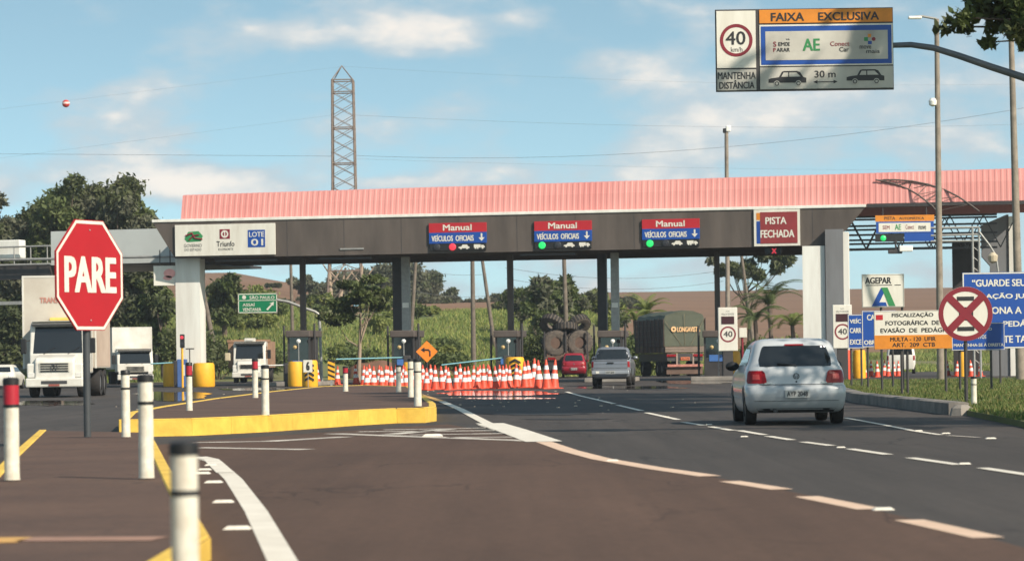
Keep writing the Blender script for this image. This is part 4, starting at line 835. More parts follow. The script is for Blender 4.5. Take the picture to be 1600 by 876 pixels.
def cut(o, boxes):                        # wheel arches cut out of a body
    for (x, y, z, r, w) in boxes:
        c = MB().lathe([(r, -w / 2), (r, w / 2)], (x, y, z), 24, 'X').build('cutter', black, o.parent)
        m = o.modifiers.new('b', 'BOOLEAN'); m.object = c; m.operation = 'DIFFERENCE'; m.solver = 'EXACT'
        bpy.context.view_layer.update(); dg = bpy.context.evaluated_depsgraph_get(); me = bpy.data.meshes.new_from_object(o.evaluated_get(dg))
        o.modifiers.clear(); o.data = me; bpy.data.objects.remove(c)
    o.data.shade_smooth(); o.data.set_sharp_from_angle(angle=R(38))
lamp_red = mat('tail_lamp_red', (.24, .004, .008), .3, var=.3, scale=9, spec=.3)
lamp_pale = mat('tail_lamp_pale', (.42, .05, .045), .3, var=.2)
lamp_w = mat('head_lamp', (.62, .60, .56), .15, coat=.5)
rim_m = mat('steel_rim', (.28, .28, .28), .4, .6)
chrome = mat('chrome', (.5, .5, .5), .15, 1)
plate_m = mat('number_plate', (.42, .42, .40), .4)
trim_m = mat('grey_plastic', (.05, .05, .052), .6)
ivory = mat('hatchback_paint', (.46, .475, .485), .28, var=.04, scale=2, coat=.35)
maroon = mat('maroon_paint', (.27, .010, .022), .25, var=.08, coat=.7)
silver = mat('grey_car_paint', (.20, .21, .235), .30, .35, var=.06, coat=.6)
def mirror(root, x, y, z, sg, m, s=1):
    MB().lathe([(.02, -.07), (.075, -.045), (.095, .0), (.085, .06), (.03, .085)], (0, 0, 0), 14, 'Y').build('mirror', m, root, (x + sg * .10 * s, y, z), angle=60).scale = (1.25 * s, .9 * s, .85 * s)
def hatch(name, label, px, py, paint, rz, W=1.66, Hh=1.46, plate='AYP 2048', detail=True, width_px=None, lamps='gol'):
    p = gp(px, py); t = thing(name, label, 'car', (p.x, p.y, .008), rz)
    a = W / 1.66; z_ = Hh / 1.46
    sl = [(.20, .74, .20, 3.78, .22, .3), (.26, .79, .10, 3.84, .22, .35), (.36, .82, .02, 3.88, .22, .4), (.48, .835, -.03, 3.9, .22, .42), (.60, .838, -.035, 3.88, .23, .45), (.645, .832, -.01, 3.86, .25, .45), (.665, .824, .075, 3.85, .27, .45),
          (.76, .822, .085, 3.78, .27, .5), (.84, .818, .10, 3.6, .27, .5), (.90, .808, .118, 3.3, .27, .5), (.955, .79, .15, 2.95, .27, .45), (.99, .77, .185, 2.80, .26, .4), (1.08, .735, .255, 2.62, .25, .35),
          (1.20, .700, .34, 2.38, .22, .3), (1.30, .670, .41, 2.16, .20, .3), (1.355, .645, .45, 2.0, .19, .3), (1.40, .61, .49, 1.82, .18, .3), (1.43, .56, .57, 1.6, .18, .3), (1.452, .47, .70, 1.42, .18, .25), (1.46, .33, .9, 1.25, .15, .15)]
    sl = [(z * z_, w * a, yr, yf, rr * a, rf * a) for z, w, yr, yf, rr, rf in sl]; S = Shell(sl, .045)
    body = S.mb().build('body', paint, t)
    cut(body, [(sg * .78 * a, y, .29, .355, .42) for sg in (-1, 1) for y in (.70, 3.15)])
    q = lambda v: v * z_
    S.rear_patch(MB(), [(q(.985), -.59 * a, .59 * a), (q(1.03), -.60 * a, .60 * a), (q(1.10), -.60 * a, .60 * a), (q(1.25), -.555 * a, .555 * a), (q(1.31), -.53 * a, .53 * a), (q(1.33), -.50 * a, .50 * a)], .005, 20).build('rear_window', glass, t)
    S.rear_patch(MB(), [(q(1.335), -.16, .16), (q(1.36), -.15, .15)], .02, 4).build('brake_light', lamp_red, t)
    for sg in (-1, 1):
        l = MB(); x0, x1 = (.50 * a, .80 * a); rows = [(q(.70), sg * x0, sg * .795 * a), (q(.74), sg * x0 * .98, sg * .81 * a), (q(.88), sg * .52 * a, sg * .79 * a), (q(.915), sg * .55 * a, sg * .765 * a)]
        S.rear_patch(l, rows, .012, 10); lo = l.build('tail_light', lamp_red, t)
        l2 = MB(); S.rear_patch(l2, [(q(.765), sg * .60 * a, sg * .72 * a), (q(.855), sg * .61 * a, sg * .715 * a)], .018, 6); l2.build('lens', lamp_pale, lo)
        S.side_patch(MB(), [(q(1.0), .75, 2.45), (q(1.12), .80, 2.25), (q(1.27), .95, 1.95), (q(1.31), 1.05, 1.85)], sg, .006, 14).build('side_window', glass, t)
        sp = MB(); sp.bb(-.02, .02, -.03, .03, 0, q(.32)); 
        mirror(t, sg * .79 * a, 2.35, q(.99), sg, black if name == 'white_hatchback' else paint)
    # panel gaps
    g = MB(); S.rear_patch(g, [(q(.672), -.60 * a, .60 * a), (q(.684), -.60 * a, .60 * a)], .003, 24)
    for sg in (-1, 1): S.rear_patch(g, [(q(.684), sg * .60 * a, sg * .608 * a), (q(.70), sg * .60 * a, sg * .61 * a)], .003, 2)
    g.build('panel_gap', black, t)
    sh = MB(); S.rear_patch(sh, [(q(.44), -.34, .34), (q(.47), -.36, .36), (q(.60), -.30, .30), (q(.615), -.28, .28)], .002, 8); sh.build('plate_recess', mat('recess_shade', tuple(k * .8 for k in ((.54, .56, .58) if name == 'white_hatchback' else (.17, .01, .02))), .5), t)  # flush patch; the shade of the recess is painted as darkened body colour
    pl = MB(); pl.bb(-.2, .2, -.060, -.036, q(.455), q(.585), .003); po = pl.build('number_plate', plate_m, t, (0, 0, 0)); tx = MB(); text(tx, plate, -.17, .17, q(.48), q(.565), -.062, .02); tx.build('lettering', sign_blk, po)
    low = MB(); S.rear_patch(low, [(.205, -.62 * a, .62 * a), (.27, -.66 * a, .66 * a)], .004, 16); low.build('lower_bumper', trim_m, t)
    cr_ = MB(); S.rear_patch(cr_, [(q(.400), -.70 * a, .70 * a), (q(.408), -.70 * a, .70 * a)], .003, 20); cr_.build('bumper_crease', trim_m, t)
    em = MB(); yb = S.rear(0, q(.81)); disc(em, 0, q(.815), .052, yb - .004, .040, 20); em.tube([(-.033, yb - .008, q(.845)), (-.012, yb - .008, q(.78)), (0, yb - .008, q(.82)), (.012, yb - .008, q(.78)), (.033, yb - .008, q(.845))], .006, 4); em.build('badge', trim_m if name == 'white_hatchback' else chrome, t)
    lk = MB(); disc(lk, 0, q(.725), .014, S.rear(0, q(.725)) - .003); lk.build('lock', black, t)
    MB().tube([(-.36 * a, -.03, .235), (-.36 * a, .3, .235)], .032, 12).build('exhaust_pipe', dark_steel, t)
    wp = MB(); wp.tube([(0, .16, q(.98)), (.0, S.rear(0, q(1.0)) - .03, q(1.0)), (-.30, S.rear(.3, q(1.03)) - .025, q(1.035))], .011, 6); wp.build('wiper', black, t)
    MB().tube([(0, .75, q(1.44)), (0, .62, q(1.66))], [.008, .004], 6).build('aerial', black, t)
    if name == 'white_hatchback':
        tx = MB(); yb = S.rear(-.5, q(.70)) - .012; 
        tx.bb(-.52, -.40, yb - .004, yb, q(.695), q(.708)); tx.bb(.40, .50, yb - .004, yb, q(.70), q(.715)); tx.build('nameplate', chrome, t)
    for sg in (-1, 1):
        for y in (.70, 3.15): wheel(t, sg * .725 * a, y, .292, .185, rim_m, sg)
    MB().bb(-.55, .55, .5, 3.4, .19, .30).build('underbody', black, t)
    return t
hatch('white_hatchback', 'pale silver white hatchback driving away near the right road edge', 1246, 664, ivory, R(-.2), W=1.64, Hh=1.42)
hatch('red_hatchback', 'dark red hatchback queueing behind the load of giant tyres', 897, 590, maroon, R(-1), W=1.62, Hh=1.62, plate='BCD 1234')
# ---- grey pickup
def pickup():
    p = gp(954, 603); t = thing('grey_pickup', 'grey pickup with a dark rear window waiting beside the red hatchback', 'pickup', (p.x, p.y, .008), R(-6))
    sl = [(.34, .72, .12, 4.3, .12, .3), (.42, .80, .03, 4.4, .14, .35), (.60, .83, .0, 4.42, .15, .4), (.70, .84, .0, 4.4, .15, .4), (.72, .835, .10, 4.38, .13, .4), (.90, .84, .10, 4.2, .13, .4), (1.04, .83, .11, 3.7, .13, .4), (1.12, .81, .12, 3.3, .12, .35)]
    S = Shell(sl, .02); body = S.mb().build('body', silver, t); cut(body, [(sg * .8, y, .34, .42, .42) for sg in (-1, 1) for y in (.95, 3.45)])
    C_ = Shell([(1.10, .80, 1.30, 3.25, .12, .3), (1.30, .755, 1.36, 2.85, .14, .3), (1.50, .70, 1.42, 2.45, .16, .3), (1.60, .66, 1.48, 2.25, .18, .3), (1.655, .60, 1.6, 2.05, .2, .25), (1.68, .45, 1.7, 1.9, .1, .1)], .02)
    C_.mb().build('cab', silver, t, angle=40)
    C_.rear_patch(MB(), [(1.14, -.70, .70), (1.40, -.68, .68), (1.53, -.61, .61), (1.57, -.56, .56)], .006).build('rear_window', glass, t)
    for sg in (-1, 1):
        C_.side_patch(MB(), [(1.16, 1.55, 2.95), (1.35, 1.6, 2.6), (1.53, 1.7, 2.25)], sg).build('side_window', glass, t)
        S.rear_patch(MB(), [(.80, sg * .74, sg * .83), (1.05, sg * .73, sg * .82)], .012, 6).build('tail_light', lamp_red, t)
        MB().tube([(sg * .70, .2, 1.16), (sg * .74, .25, 1.22), (sg * .74, 1.2, 1.22), (sg * .72, 1.32, 1.14)], .025, 6).build('bed_rail', black, t)
        mirror(t, sg * .80, 2.85, 1.20, sg, silver)
        for y in (.95, 3.45): wheel(t, sg * .73, y, .34, .2, rim_m, sg)
    g = MB(); S.rear_patch(g, [(.76, -.72, .72), (.775, -.72, .72)], .004); S.rear_patch(g, [(1.07, -.72, .72), (1.10, -.72, .72)], .004); S.rear_patch(g, [(.93, -.70, .70), (.94, -.70, .70)], .004); g.build('tailgate_line', trim_m, t)
    MB().bb(-.14, .14, .06, .10, .96, 1.02, .01).build('handle', black, t)
    MB().bb(-.80, .80, -.07, .08, .50, .66, .03).build('bumper', mat('bumper_silver', (.34, .35, .37), .35, .4), t)
    po = MB().bb(-.2, .2, -.09, -.075, .52, .65).build('number_plate', plate_m, t); tx = MB(); text(tx, 'AXT 3210', -.17, .17, .545, .625, -.096, .02); tx.build('lettering', sign_blk, po)
    MB().bb(-.62, -.48, -.085, -.072, .54, .64).build('sticker', sign_w, t); MB().bb(-.6, .6, .4, 4.0, .3, .5).build('underbody', black, t)
    for sg in (-1, 1): MB().tube([(sg * .56, 1.55, 1.69), (sg * .56, 2.05, 1.69)], .02, 6).build('roof_rail', black, t)
pickup()
# ---- lorries facing the camera (their +Y is away from us, nose at y=0)
truck_w = mat('truck_white', (.72, .70, .64), .4, c2=(.54, .50, .43), scale=1.4, detail=8, coat=.2)
dirty_w = mat('box_white_dirty', (.62, .58, .50), .55, c2=(.46, .40, .33), scale=.45, detail=8)
box_side = mat('box_side_dusty', (.58, .46, .36), .6, c2=(.44, .32, .24), scale=.5)
def lorry(name, label, px, py, W, cab_h, box_w, box_h, box_l, snub, boxx=0, rz=0, paint=truck_w, boxm=dirty_w):
    p = gp(px, py); t = thing(name, label, 'truck', (p.x, p.y, .008), rz); w = W / 2; gy = .95 if not snub else .12
    zb = .48 * cab_h / 2.6; zbel = cab_h * .56
    c = MB(); c.xprism([(gy, zb + .35), (gy + 1.7, zb + .35), (gy + 1.7, cab_h - .02), (gy + .55, cab_h), (gy + .28, cab_h - .10), (gy, zbel)], -w, w); cab = c.build('cab', paint, t)
    m = cab.modifiers.new('bev', 'BEVEL'); m.width = .07; m.segments = 3; m.limit_method = 'ANGLE'
    sx0 = w * .86; y_ = lambda z: gy + (z - zbel) / (cab_h - .10 - zbel) * .28
    g = MB(); z0, z1 = zbel + .06, cab_h - .20; g.add([(-sx0, y_(z0) - .012, z0), (sx0, y_(z0) - .012, z0), (sx0 * .94, y_(z1) - .012, z1), (-sx0 * .94, y_(z1) - .012, z1)], [(0, 1, 2, 3)]); g.build('windscreen', glass, t)
    wq = MB()
    for sg in (-.5, .35): wq.tube([(sg * w, y_(z0) - .03, z0 - .03), (sg * w + .42 * w, y_(z0 + .22) - .03, z0 + .22)], .012, 4)
    wq.build('wiper', black, t); MB().bb(-w * .92, w * .92, gy - .02, gy + .34, cab_h - .16, cab_h - .08, .02).build('sun_visor', trim_m, t)
    dl = MB(); [dl.bb(sg * w - .006, sg * w + .006, gy + 1.32, gy + 1.345, zb + .4, cab_h - .2) for sg in (-1, 1)]; dl.build('door_line', black, t)
    for sg in (-1, 1):
        MB().xprism([(gy + .35, zbel + .05), (gy + 1.25, zbel + .05), (gy + 1.25, cab_h - .3), (gy + .55, cab_h - .3)], sg * (w - .01), sg * (w + .008)).build('side_window', glass, t)
        mm = MB().bb(sg * (w + .22) - .11, sg * (w + .22) + .11, gy + .05, gy + .13, zbel + .05, zbel + .62, .03); mm.tube([(sg * w, gy + .2, zbel + .55), (sg * (w + .2), gy + .1, zbel + .5)], .02, 6); mm.build('mirror', black, t)
    if not snub:
        hd = MB(); hd.xprism([(.08, zb + .12), (gy + .1, zb + .12), (gy + .1, zbel + .04), (.30, zbel - .10), (.12, zbel - .26)], -w * .70, w * .70); ho = hd.build('bonnet', paint, t); m = ho.modifiers.new('bev', 'BEVEL'); m.width = .08; m.segments = 3
        fd = MB()
        for sg in (-1, 1): fd.bb(sg * w * .82 - w * .16, sg * w * .82 + w * .16, .2, gy + .3, zb + .1, zbel - .32, .06)
        fd.build('mudguard', paint, t)
    gx = w * .52; gz0, gz1 = zb + .42, zbel - (.30 if not snub else .12); gr = MB()
    gr.bb(-gx, gx, .075 if not snub else .10, .09 if not snub else .13, gz0, gz1); go = gr.build('grille', mat('grille_cream', (.50, .47, .40), .5) if 'grille_cream' not in MATS else MATS['grille_cream'], t)
    sl_ = MB(); n = 4
    for k in range(n): z = gz0 + (gz1 - gz0) * (k + .5) / n; sl_.bb(-gx * .92, gx * .92, (.055 if not snub else .08), .074 if not snub else .1, z - .022, z + .022)
    sl_.build('grille_slot', black, t)
    em = MB(); yy = .04 if not snub else .07; disc(em, 0, (gz0 + gz1) / 2, .13, yy, .105, 20); [em.tube([(0, yy, (gz0 + gz1) / 2), (.12 * math.sin(a), yy, (gz0 + gz1) / 2 + .12 * math.cos(a))], .012, 4) for a in (0, 2.09, 4.19)]; em.build('badge', trim_m, t)
    MB().bb(-w, w, -.02, .30, zb - .14, zb + .20, .05).build('bumper', paint, t)
    MB().bb(-w * .45, w * .45, -.035, -.015, zb - .02, zb + .10, .008).build('bumper_slot', trim_m, t)
    MB().bb(-.2, .2, -.05, -.03, zb - .10, zb - .03).build('number_plate', mat('red_plate', (.30, .08, .06), .5) if 'red_plate' not in MATS else MATS['red_plate'], t)
    for sg in (-1, 1): MB().bb(sg * w * .82 - .14, sg * w * .82 + .14, .14 if not snub else -.0, .20 if not snub else .13, zb + .22, zb + .40, .03).build('headlight', lamp_w, t)
    MB().bb(-w * .8, w * .8, .3, 1.8, zb - .05, zb + .3).build('chassis', black, t)
    cw = MB().bb(-w * .98, w * .98, gy + .30, gy + 1.6, cab_h, cab_h + .02); cw.build('roof_sheet', paint, t)
    r = .48 * cab_h / 2.6
    b0 = gy + 1.85
    if box_h:
        bw = box_w / 2; fl = zb + .55
        MB().bb(boxx - bw, boxx + bw, b0, b0 + box_l, fl, box_h, .03).build('cargo_box', boxm, t)
        tr = MB(); tr.bb(boxx - bw - .01, boxx - bw + .06, b0 - .012, b0 + .05, fl, box_h + .01); tr.bb(boxx + bw - .06, boxx + bw + .01, b0 - .012, b0 + .05, fl, box_h + .01); tr.bb(boxx - bw, boxx + bw, b0 - .014, b0 + .05, box_h - .07, box_h + .012); tr.build('box_trim', paint, t)
        MB().bb(boxx + bw - .0, boxx + bw + .012, b0 + .06, b0 + box_l - .05, fl + .06, box_h - .09).build('side_panel', box_side, t)
        MB().bb(-.45, .45, b0, b0 + box_l, fl - .35, fl - .02).build('chassis_beam', dark_steel, t)
        ys_ = [gy * .5 + .55, b0 + box_l - 1.0, b0 + box_l - 2.1]
    else: ys_ = [gy * .5 + .55, b0 + box_l - 1.0]
    for sg in (-1, 1):
        for i, y in enumerate(ys_): wheel(t, sg * (w - .18), y, r, .28 if i == 0 else .42, rim_m, sg)
    return t, w, zbel, b0, gy
t, w, zbel, b0, gy = lorry('box_truck', 'large dirty white box truck with a bonnet partly behind the stop sign', 85, 621, 2.15, 2.85, 2.80, 4.62, 3.8, False, -.22)
MB().bb(-.55, .75, b0 - .25, b0 - .02, 2.90, 3.02, .02).build('visor_lights', mat('amber_strip', (.75, .5, .12), .4), t)
tx = MB(); text(tx, 'TRANS', -.95, -.25, 3.58, 3.80, b0 - .02, .03); text(tx, 'LOG', .0, .55, 3.58, 3.80, b0 - .02, .03); tx.build('lettering', mat('faded_red_paint', (.50, .22, .17), .6), t)
lorry('box_truck', 'smaller clean white box truck between the stop sign and the white pillar', 212, 600, 2.3, 2.25, 2.55, 3.66, 5.0, True, -.0, R(13), boxm=truck_w)
# tipper
t, w, zbel, b0, gy = lorry('tipper_truck', 'white cab tipper truck with a brown body approaching left of the first booth', 388, 598, 2.05, 2.60, 2.0, None, 4.2, False)
br = mat('tipper_brown', (.30, .17, .10), .7, var=.25, scale=2)
tb = MB(); tb.bb(-1.5, 1.15, b0 - .1, b0 + .0, .95, 2.62); tb.bb(-1.5, -1.43, b0, b0 + 4.2, .95, 2.62); tb.bb(1.08, 1.15, b0, b0 + 4.2, .95, 2.62); tb.bb(-1.56, 1.2, b0 - .14, b0 - .02, 2.58, 2.74); tb.build('tipper_body', br, t)
MB().bb(-.35, .35, gy + .4, gy + .8, 2.60, 2.82, .04).build('roof_box', truck_w, t); MB().bb(-.2, .2, gy + .3, gy + .45, 2.66, 2.74).build('beacon', lamp_w, t)
MB().bb(-1.55, -1.2, .9, 1.2, 1.4, 1.9, .05).build('mirror', mat('beige_mirror', (.5, .42, .28), .5), t)
# ---- covered lorry seen from behind
p = gp(1073, 587.5); t = thing('covered_truck', 'lorry with a dark green tarpaulin over its load seen from behind', 'truck', (p.x - .1, p.y, .008), R(11)); ZS = 1.0
tarp = mat('green_tarpaulin', (.045, .055, .034), .65, c2=(.085, .092, .058), scale=.8, bump=.5, bscale=2.5); tarp_s = tarp
tm = MB(); prof = [(-1.36, 1.95), (1.36, 1.95), (1.37, 3.75), (1.25, 4.0), (.6, 4.22), (0, 4.28), (-.6, 4.22), (-1.25, 4.0), (-1.37, 3.75)]
rings = []
for k in range(10): y = k * .85; s_ = 1 - .012 * math.sin(k * 2.3); rings.append([(x * s_, y + (.12 if k == 0 and z > 3.2 else 0), z + (0 if z < 2 else .05 * math.sin(k * 1.9 + x * 2))) for x, z in prof])
n = len(prof); tm.add([p_ for r_ in rings for p_ in r_], [(i * n + k, i * n + (k + 1) % n, (i + 1) * n + (k + 1) % n, (i + 1) * n + k) for i in range(9) for k in range(n)] + [tuple(range(n))[::-1], tuple(range(9 * n, 10 * n))]); tm.build('tarpaulin', tarp, t)
seam = MB(); 
for a, b_ in (((-1.3, 3.6), (-.2, 2.0)), ((1.3, 3.7), (.4, 2.0)), ((0, 4.1), (0, 2.0))): seam.tube([(a[0], -.005, a[1]), (b_[0], -.005, b_[1])], .012, 4)
for k in range(9): seam.tube([(-1.36 + k * .34, -.01, 2.02), (-1.32 + k * .34, -.01, 1.80)], .01, 4)
seam.build('rope', mat('rope_tan', (.25, .19, .11), .9), t)
tx = MB(); text(tx, 'LONGAVISTA', -.50, 1.05, 2.90, 3.22, -.03, .03); disc(tx, -.74, 3.08, .18, -.03, .07); tx.build('lettering', mat('faded_tan_print', (.75, .45, .22), .7), t)
side_wood = mat('truck_side_boards', (.055, .034, .026), .85, c2=(.10, .062, .046), scale=2)
for sg in (-1, 1):
    sb = MB(); [sb.bb(sg * 1.40 - .02, sg * 1.40 + .02, .02, 8.1, 1.95 + k * .36, 1.95 + k * .36 + .33) for k in range(5)]; sb.build('side_board', side_wood, t)
    sp = MB(); [sp.bb(sg * 1.44 - .025, sg * 1.44 + .025, .1 + k * 1.1, .2 + k * 1.1, 1.6, 3.8) for k in range(8)]; sp.build('side_stake', dark_steel, t)
wood = mat('truck_bed_wood', (.10, .06, .045), .8, c2=(.16, .10, .07), scale=2)
MB().bb(-1.34, 1.34, -.05, 8.2, 1.55, 1.93).build('bed_side', wood, t)
for k in range(3): MB().bb(-1.33, 1.33, -.075, -.055, 1.60 + k * .11, 1.67 + k * .11).build('plank_strip', mat('pale_plank', (.26, .20, .16), .8) if 'pale_plank' not in MATS else MATS['pale_plank'], t)
MB().bb(-1.2, 1.2, 0, 7.8, 1.0, 1.5).build('chassis', dark_steel, t)
for x0, x1 in ((-1.25, -.62), (.55, 1.20)): MB().bb(x0, x1, -.08, -.04, 1.28, 1.44, .01).build('tail_light', lamp_red, t)
MB().bb(-.30, .30, -.08, -.05, 1.05, 1.25).build('number_plate', mat('orange_plate', (.55, .14, .05), .5), t); tx = MB(); text(tx, 'AKL 5190', -.26, .26, 1.10, 1.20, -.086, .02); tx.build('lettering', sign_blk, t)
MB().bb(-1.2, 1.2, -.10, .0, .62, .78, .01).build('under_run_bar', mat('bar_stripes', (.42, .16, .12), .6, var=.4, scale=6), t)
for x in (-.55, .55): MB().bb(x - .05, x + .05, -.05, .03, .78, 1.5).build('bar_bracket', mat('bracket_pale', (.3, .22, .18), .7) if 'bracket_pale' not in MATS else MATS['bracket_pale'], t)
MB().bb(-1.22, 1.22, .12, .15, .14, .62).build('mud_flap', mat('dusty_flap', (.10, .065, .05), .9, c2=(.16, .10, .075), scale=1.2), t)
for sg in (-1, 1):
    for y in (1.2, 2.4, 6.6): wheel(t, sg * 1.02, y, .5, .55, rim_m, sg)
# ---- lorry carrying giant tyres
p = gp(885, 590); t = thing('tyre_lorry', 'brown flatbed lorry carrying giant tyres seen from behind', 'truck', (p.x, p.y, .008), R(-2))
bd = MB(); bd.bb(-1.45, 1.45, 0, 7.5, 1.15, 1.40); bd.build('bed', wood, t)
st_ = MB(); [st_.bb(x - .05, x + .05, -.02, .06, 1.2, 3.05) for x in (-1.4, .0, 1.4)]; [st_.bb(x - .05, x + .05, 3.5, 3.6, 1.2, 3.0) for x in (-1.4, 1.4)]; st_.build('stake', dark_steel, t)
MB().bb(-1.45, 1.45, 7.3, 7.4, 1.4, 2.9).build('headboard', wood, t); MB().bb(-1.35, 1.35, .1, 7.3, .5, 1.14).build('chassis', dark_steel, t)
MB().bb(-1.2, 1.2, 7.6, 9.2, .6, 2.9, .08).build('cab', mat('lorry_cab_brown', (.12, .07, .05), .6), t)
for sg in (-1, 1):
    MB().bb(sg * .95 - .25, sg * .95 + .25, -.03, .0, 1.2, 1.34).build('tail_light', lamp_red, t)
    for y in (1.3, 2.5, 6.4): wheel(t, sg * 1.05, y, .5, .5, rim_m, sg)
tp = thing('giant_tyre', 'giant tyre standing at the rear left of the lorry bed', 'tyre')
r = .84; MB().lathe([(r * .46, -.20), (r * .86, -.26), (r * .97, -.22), (r, -.12), (r, .12), (r * .97, .22), (r * .86, .26), (r * .46, .20), (r * .46, -.20)], (0, 0, 0), 30, 'Y', caps=False).build('carcass', dusty_rubber, tp, angle=50)
tr = MB()
for k in range(24):
    a = 2 * math.pi * k / 24; tr.add([(Vector((math.cos(a + da) * rr, yy, math.sin(a + da) * rr))) for rr in (r * .97, r * 1.03) for yy in (-.22, .22) for da in (-.07, .07)], [(0, 1, 3, 2), (4, 6, 7, 5), (0, 4, 5, 1), (2, 3, 7, 6), (0, 2, 6, 4), (1, 5, 7, 3)])
tr.build('tread', rubber, tp)
base = Vector((p.x, p.y, .10)); placed = [((-.62, .35, 1.40 + .80), (0, 0, 0), 'giant tyre standing at the rear left of the lorry bed'), ((1.0 - .05, .35, 1.40 + .80), (0, 0, R(4)), 'giant tyre standing at the rear right of the lorry bed'),
    ((-.85, 1.5, 3.40), (R(50), R(28), 0), 'giant tyre tilted on top of the load at the left'), ((.85, 1.5, 3.35), (R(55), R(-32), 0), 'giant tyre tilted on top of the load at the right'), ((0.0, 1.2, 3.15), (R(74), 0, R(8)), 'giant tyre lying in the middle on top of the load'), ((-.75, 1.1, 2.2), (0, 0, 0), 'giant tyre second in line behind the left one'), ((.8, 1.1, 2.2), (0, 0, 0), 'giant tyre second in line behind the right one')]
for i, (l, ro, lab) in enumerate(placed):
    o = tp if i == 0 else copy_tree(tp); o.location = base + Vector(l); o.rotation_euler = ro; o['label'] = lab; o['group'] = 'giant tyres on the lorry'
# ---- small distant cars : left edge, by the booth, behind the right signs
def small_car(px, py, label, paint, rz, name='parked_car', sc=1, facing=False):
    p = gp(px, py); t = thing(name, label, 'car', (p.x, p.y, .008), rz); t.scale = (sc, sc, sc)
    S = Shell([(.22, .76, .1, 4.1, .2, .3), (.5, .82, 0, 4.2, .25, .45), (.75, .83, .02, 4.15, .25, .45), (.92, .80, .1, 3.4, .25, .45), (1.0, .76, .18, 3.1, .25, .4), (1.2, .68, .4, 2.7, .25, .35), (1.38, .60, .65, 2.2, .22, .3), (1.44, .5, .9, 1.9, .2, .2)], .05)
    S.mb().build('body', paint, t, angle=40); S.rear_patch(MB(), [(1.0, -.6, .6), (1.3, -.5, .5)], .006).build('window', glass, t)
    for sg in (-1, 1):
        S.side_patch(MB(), [(1.02, .8, 2.9), (1.28, 1.0, 2.35)], sg).build('side_window', glass, t); S.rear_patch(MB(), [(.66, sg * .5, sg * .78), (.82, sg * .5, sg * .76)], .01, 4).build('head_light' if facing else 'tail_light', lamp_w if facing else lamp_red, t)
        for y in (.75, 3.3): wheel(t, sg * .73, y, .3, .19, rim_m, sg)
small_car(0, 608, 'small white car at the left edge behind the red topped bollard', truck_w, 0, 'white_car', .92, True)
# van behind the right signs
p = gp(1408, 584); t = thing('white_van', 'white van behind the legs of the inspection sign', 'van', (p.x, p.y, .008), R(-8))
S = Shell([(.3, .8, .05, 4.6, .12, .4), (.6, .9, 0, 4.7, .15, .45), (1.1, .9, .02, 4.4, .15, .4), (1.2, .88, .05, 3.9, .15, .35), (1.7, .80, .12, 3.3, .15, .3), (1.9, .72, .2, 2.9, .2, .3), (1.95, .6, .3, 2.7, .1, .2)], .03)
S.mb().build('body', truck_w, t, angle=40); S.rear_patch(MB(), [(1.2, -.72, .72), (1.68, -.66, .66)], .006).build('rear_window', glass, t)
for sg in (-1, 1):
    S.rear_patch(MB(), [(.85, sg * .76, sg * .88), (1.15, sg * .76, sg * .87)], .01, 4).build('tail_light', lamp_red, t); S.side_patch(MB(), [(1.25, .4, 3.2), (1.65, .5, 2.9)], sg).build('side_window', glass, t)
    for y in (.8, 3.8): wheel(t, sg * .78, y, .34, .22, rim_m, sg)
# ================================================================== poles, tower, wires, trees
def pole(px0, py0, D, px1, py1, r0, r1, name, label, m, cat='pole', g=None, base=0.0, extra=None):
    a = P(px0, py0, D); b = P(px1, py1, D); d = (b - a); foot = a + d * ((base - a.z) / d.z)
    t = thing(name, label, cat, foot, group=g); MB().tube([(0, 0, 0), tuple(b - foot)], [r0, r1], 10).build('pole', m, t, angle=40); return t, b - foot
t, e = pole(1468, 440, 118, 1463.5, 30, .16, .10, 'lamp_post', 'tall concrete lamp post with a lamp arm and camera behind the no stopping sign', pole_m, 'lamp post', base=.006)
s_ = 118 / F; MB().tube([e, e + Vector((-22 * s_, 0, .12)), e + Vector((-34 * s_, 0, .10))], .05, 8).build('lamp_arm', galv, t); MB().box(e + Vector((-34 * s_, 0, .07)), (.55, .2, .12), bev=.04).build('lamp_head', white, t)
MB().lathe([(.03, -.18), (.15, -.12), (.17, .05), (.10, .16)], e + Vector((-8.5 * s_, -.1, -130 * s_)), 14).build('dome_camera', white, t); MB().tube([e + Vector((0, 0, -126 * s_)), e + Vector((-8 * s_, -.1, -126 * s_))], .03, 6).build('camera_arm', galv, t)
pole(1590, 425, 112, 1580, 60, .19, .11, 'power_pole', 'tall concrete power pole at the right edge behind the leafy branch', pole_m, base=.006)
t, e = pole(1137, 480, 190, 1135, 203, .16, .13, 'lamp_post', 'slim lamp post with a small white lamp rising behind the canopy roof', pole_m, 'lamp post')
MB().box(e + Vector((.12, -.05, .08)), (.32, .3, .42), bev=.06).build('lamp_head', white, t); MB().box(e + Vector((-.12, 0, -.05)), (.22, .3, .30), bev=.04).build('lamp_box', black, t)
for a, b, D, r, lab in (((740, 560), (738, 395), 215, .20, 'straight timber pole between the third and fourth booth lanes behind the canopy'), ((767, 500), (752, 395), 230, .17, 'leaning timber pole just right of the straight pole behind the canopy'),
                        ((884, 490), (881, 395), 220, .20, 'timber pole behind the giant tyre load'), ((1139, 540), (1137, 395), 235, .2, 'timber pole beside the palm behind the canopy'), ((1172, 500), (1158, 395), 240, .17, 'leaning timber pole left of the palms'),
                        ((640, 560), (650, 400), 225, .17, 'leaning timber pole beside the thick double column'), ((328, 510), (310, 420), 215, .22, 'leaning dark trunk like pole right of the white pillar'), ((456, 480), (454, 400), 230, .15, 'thin timber pole left of the first booth column')):
    pole(a[0], a[1], D, b[0], b[1], r, r * .75, 'timber_pole', lab, wood_pole, base=terr(P(*a, D).x, D))
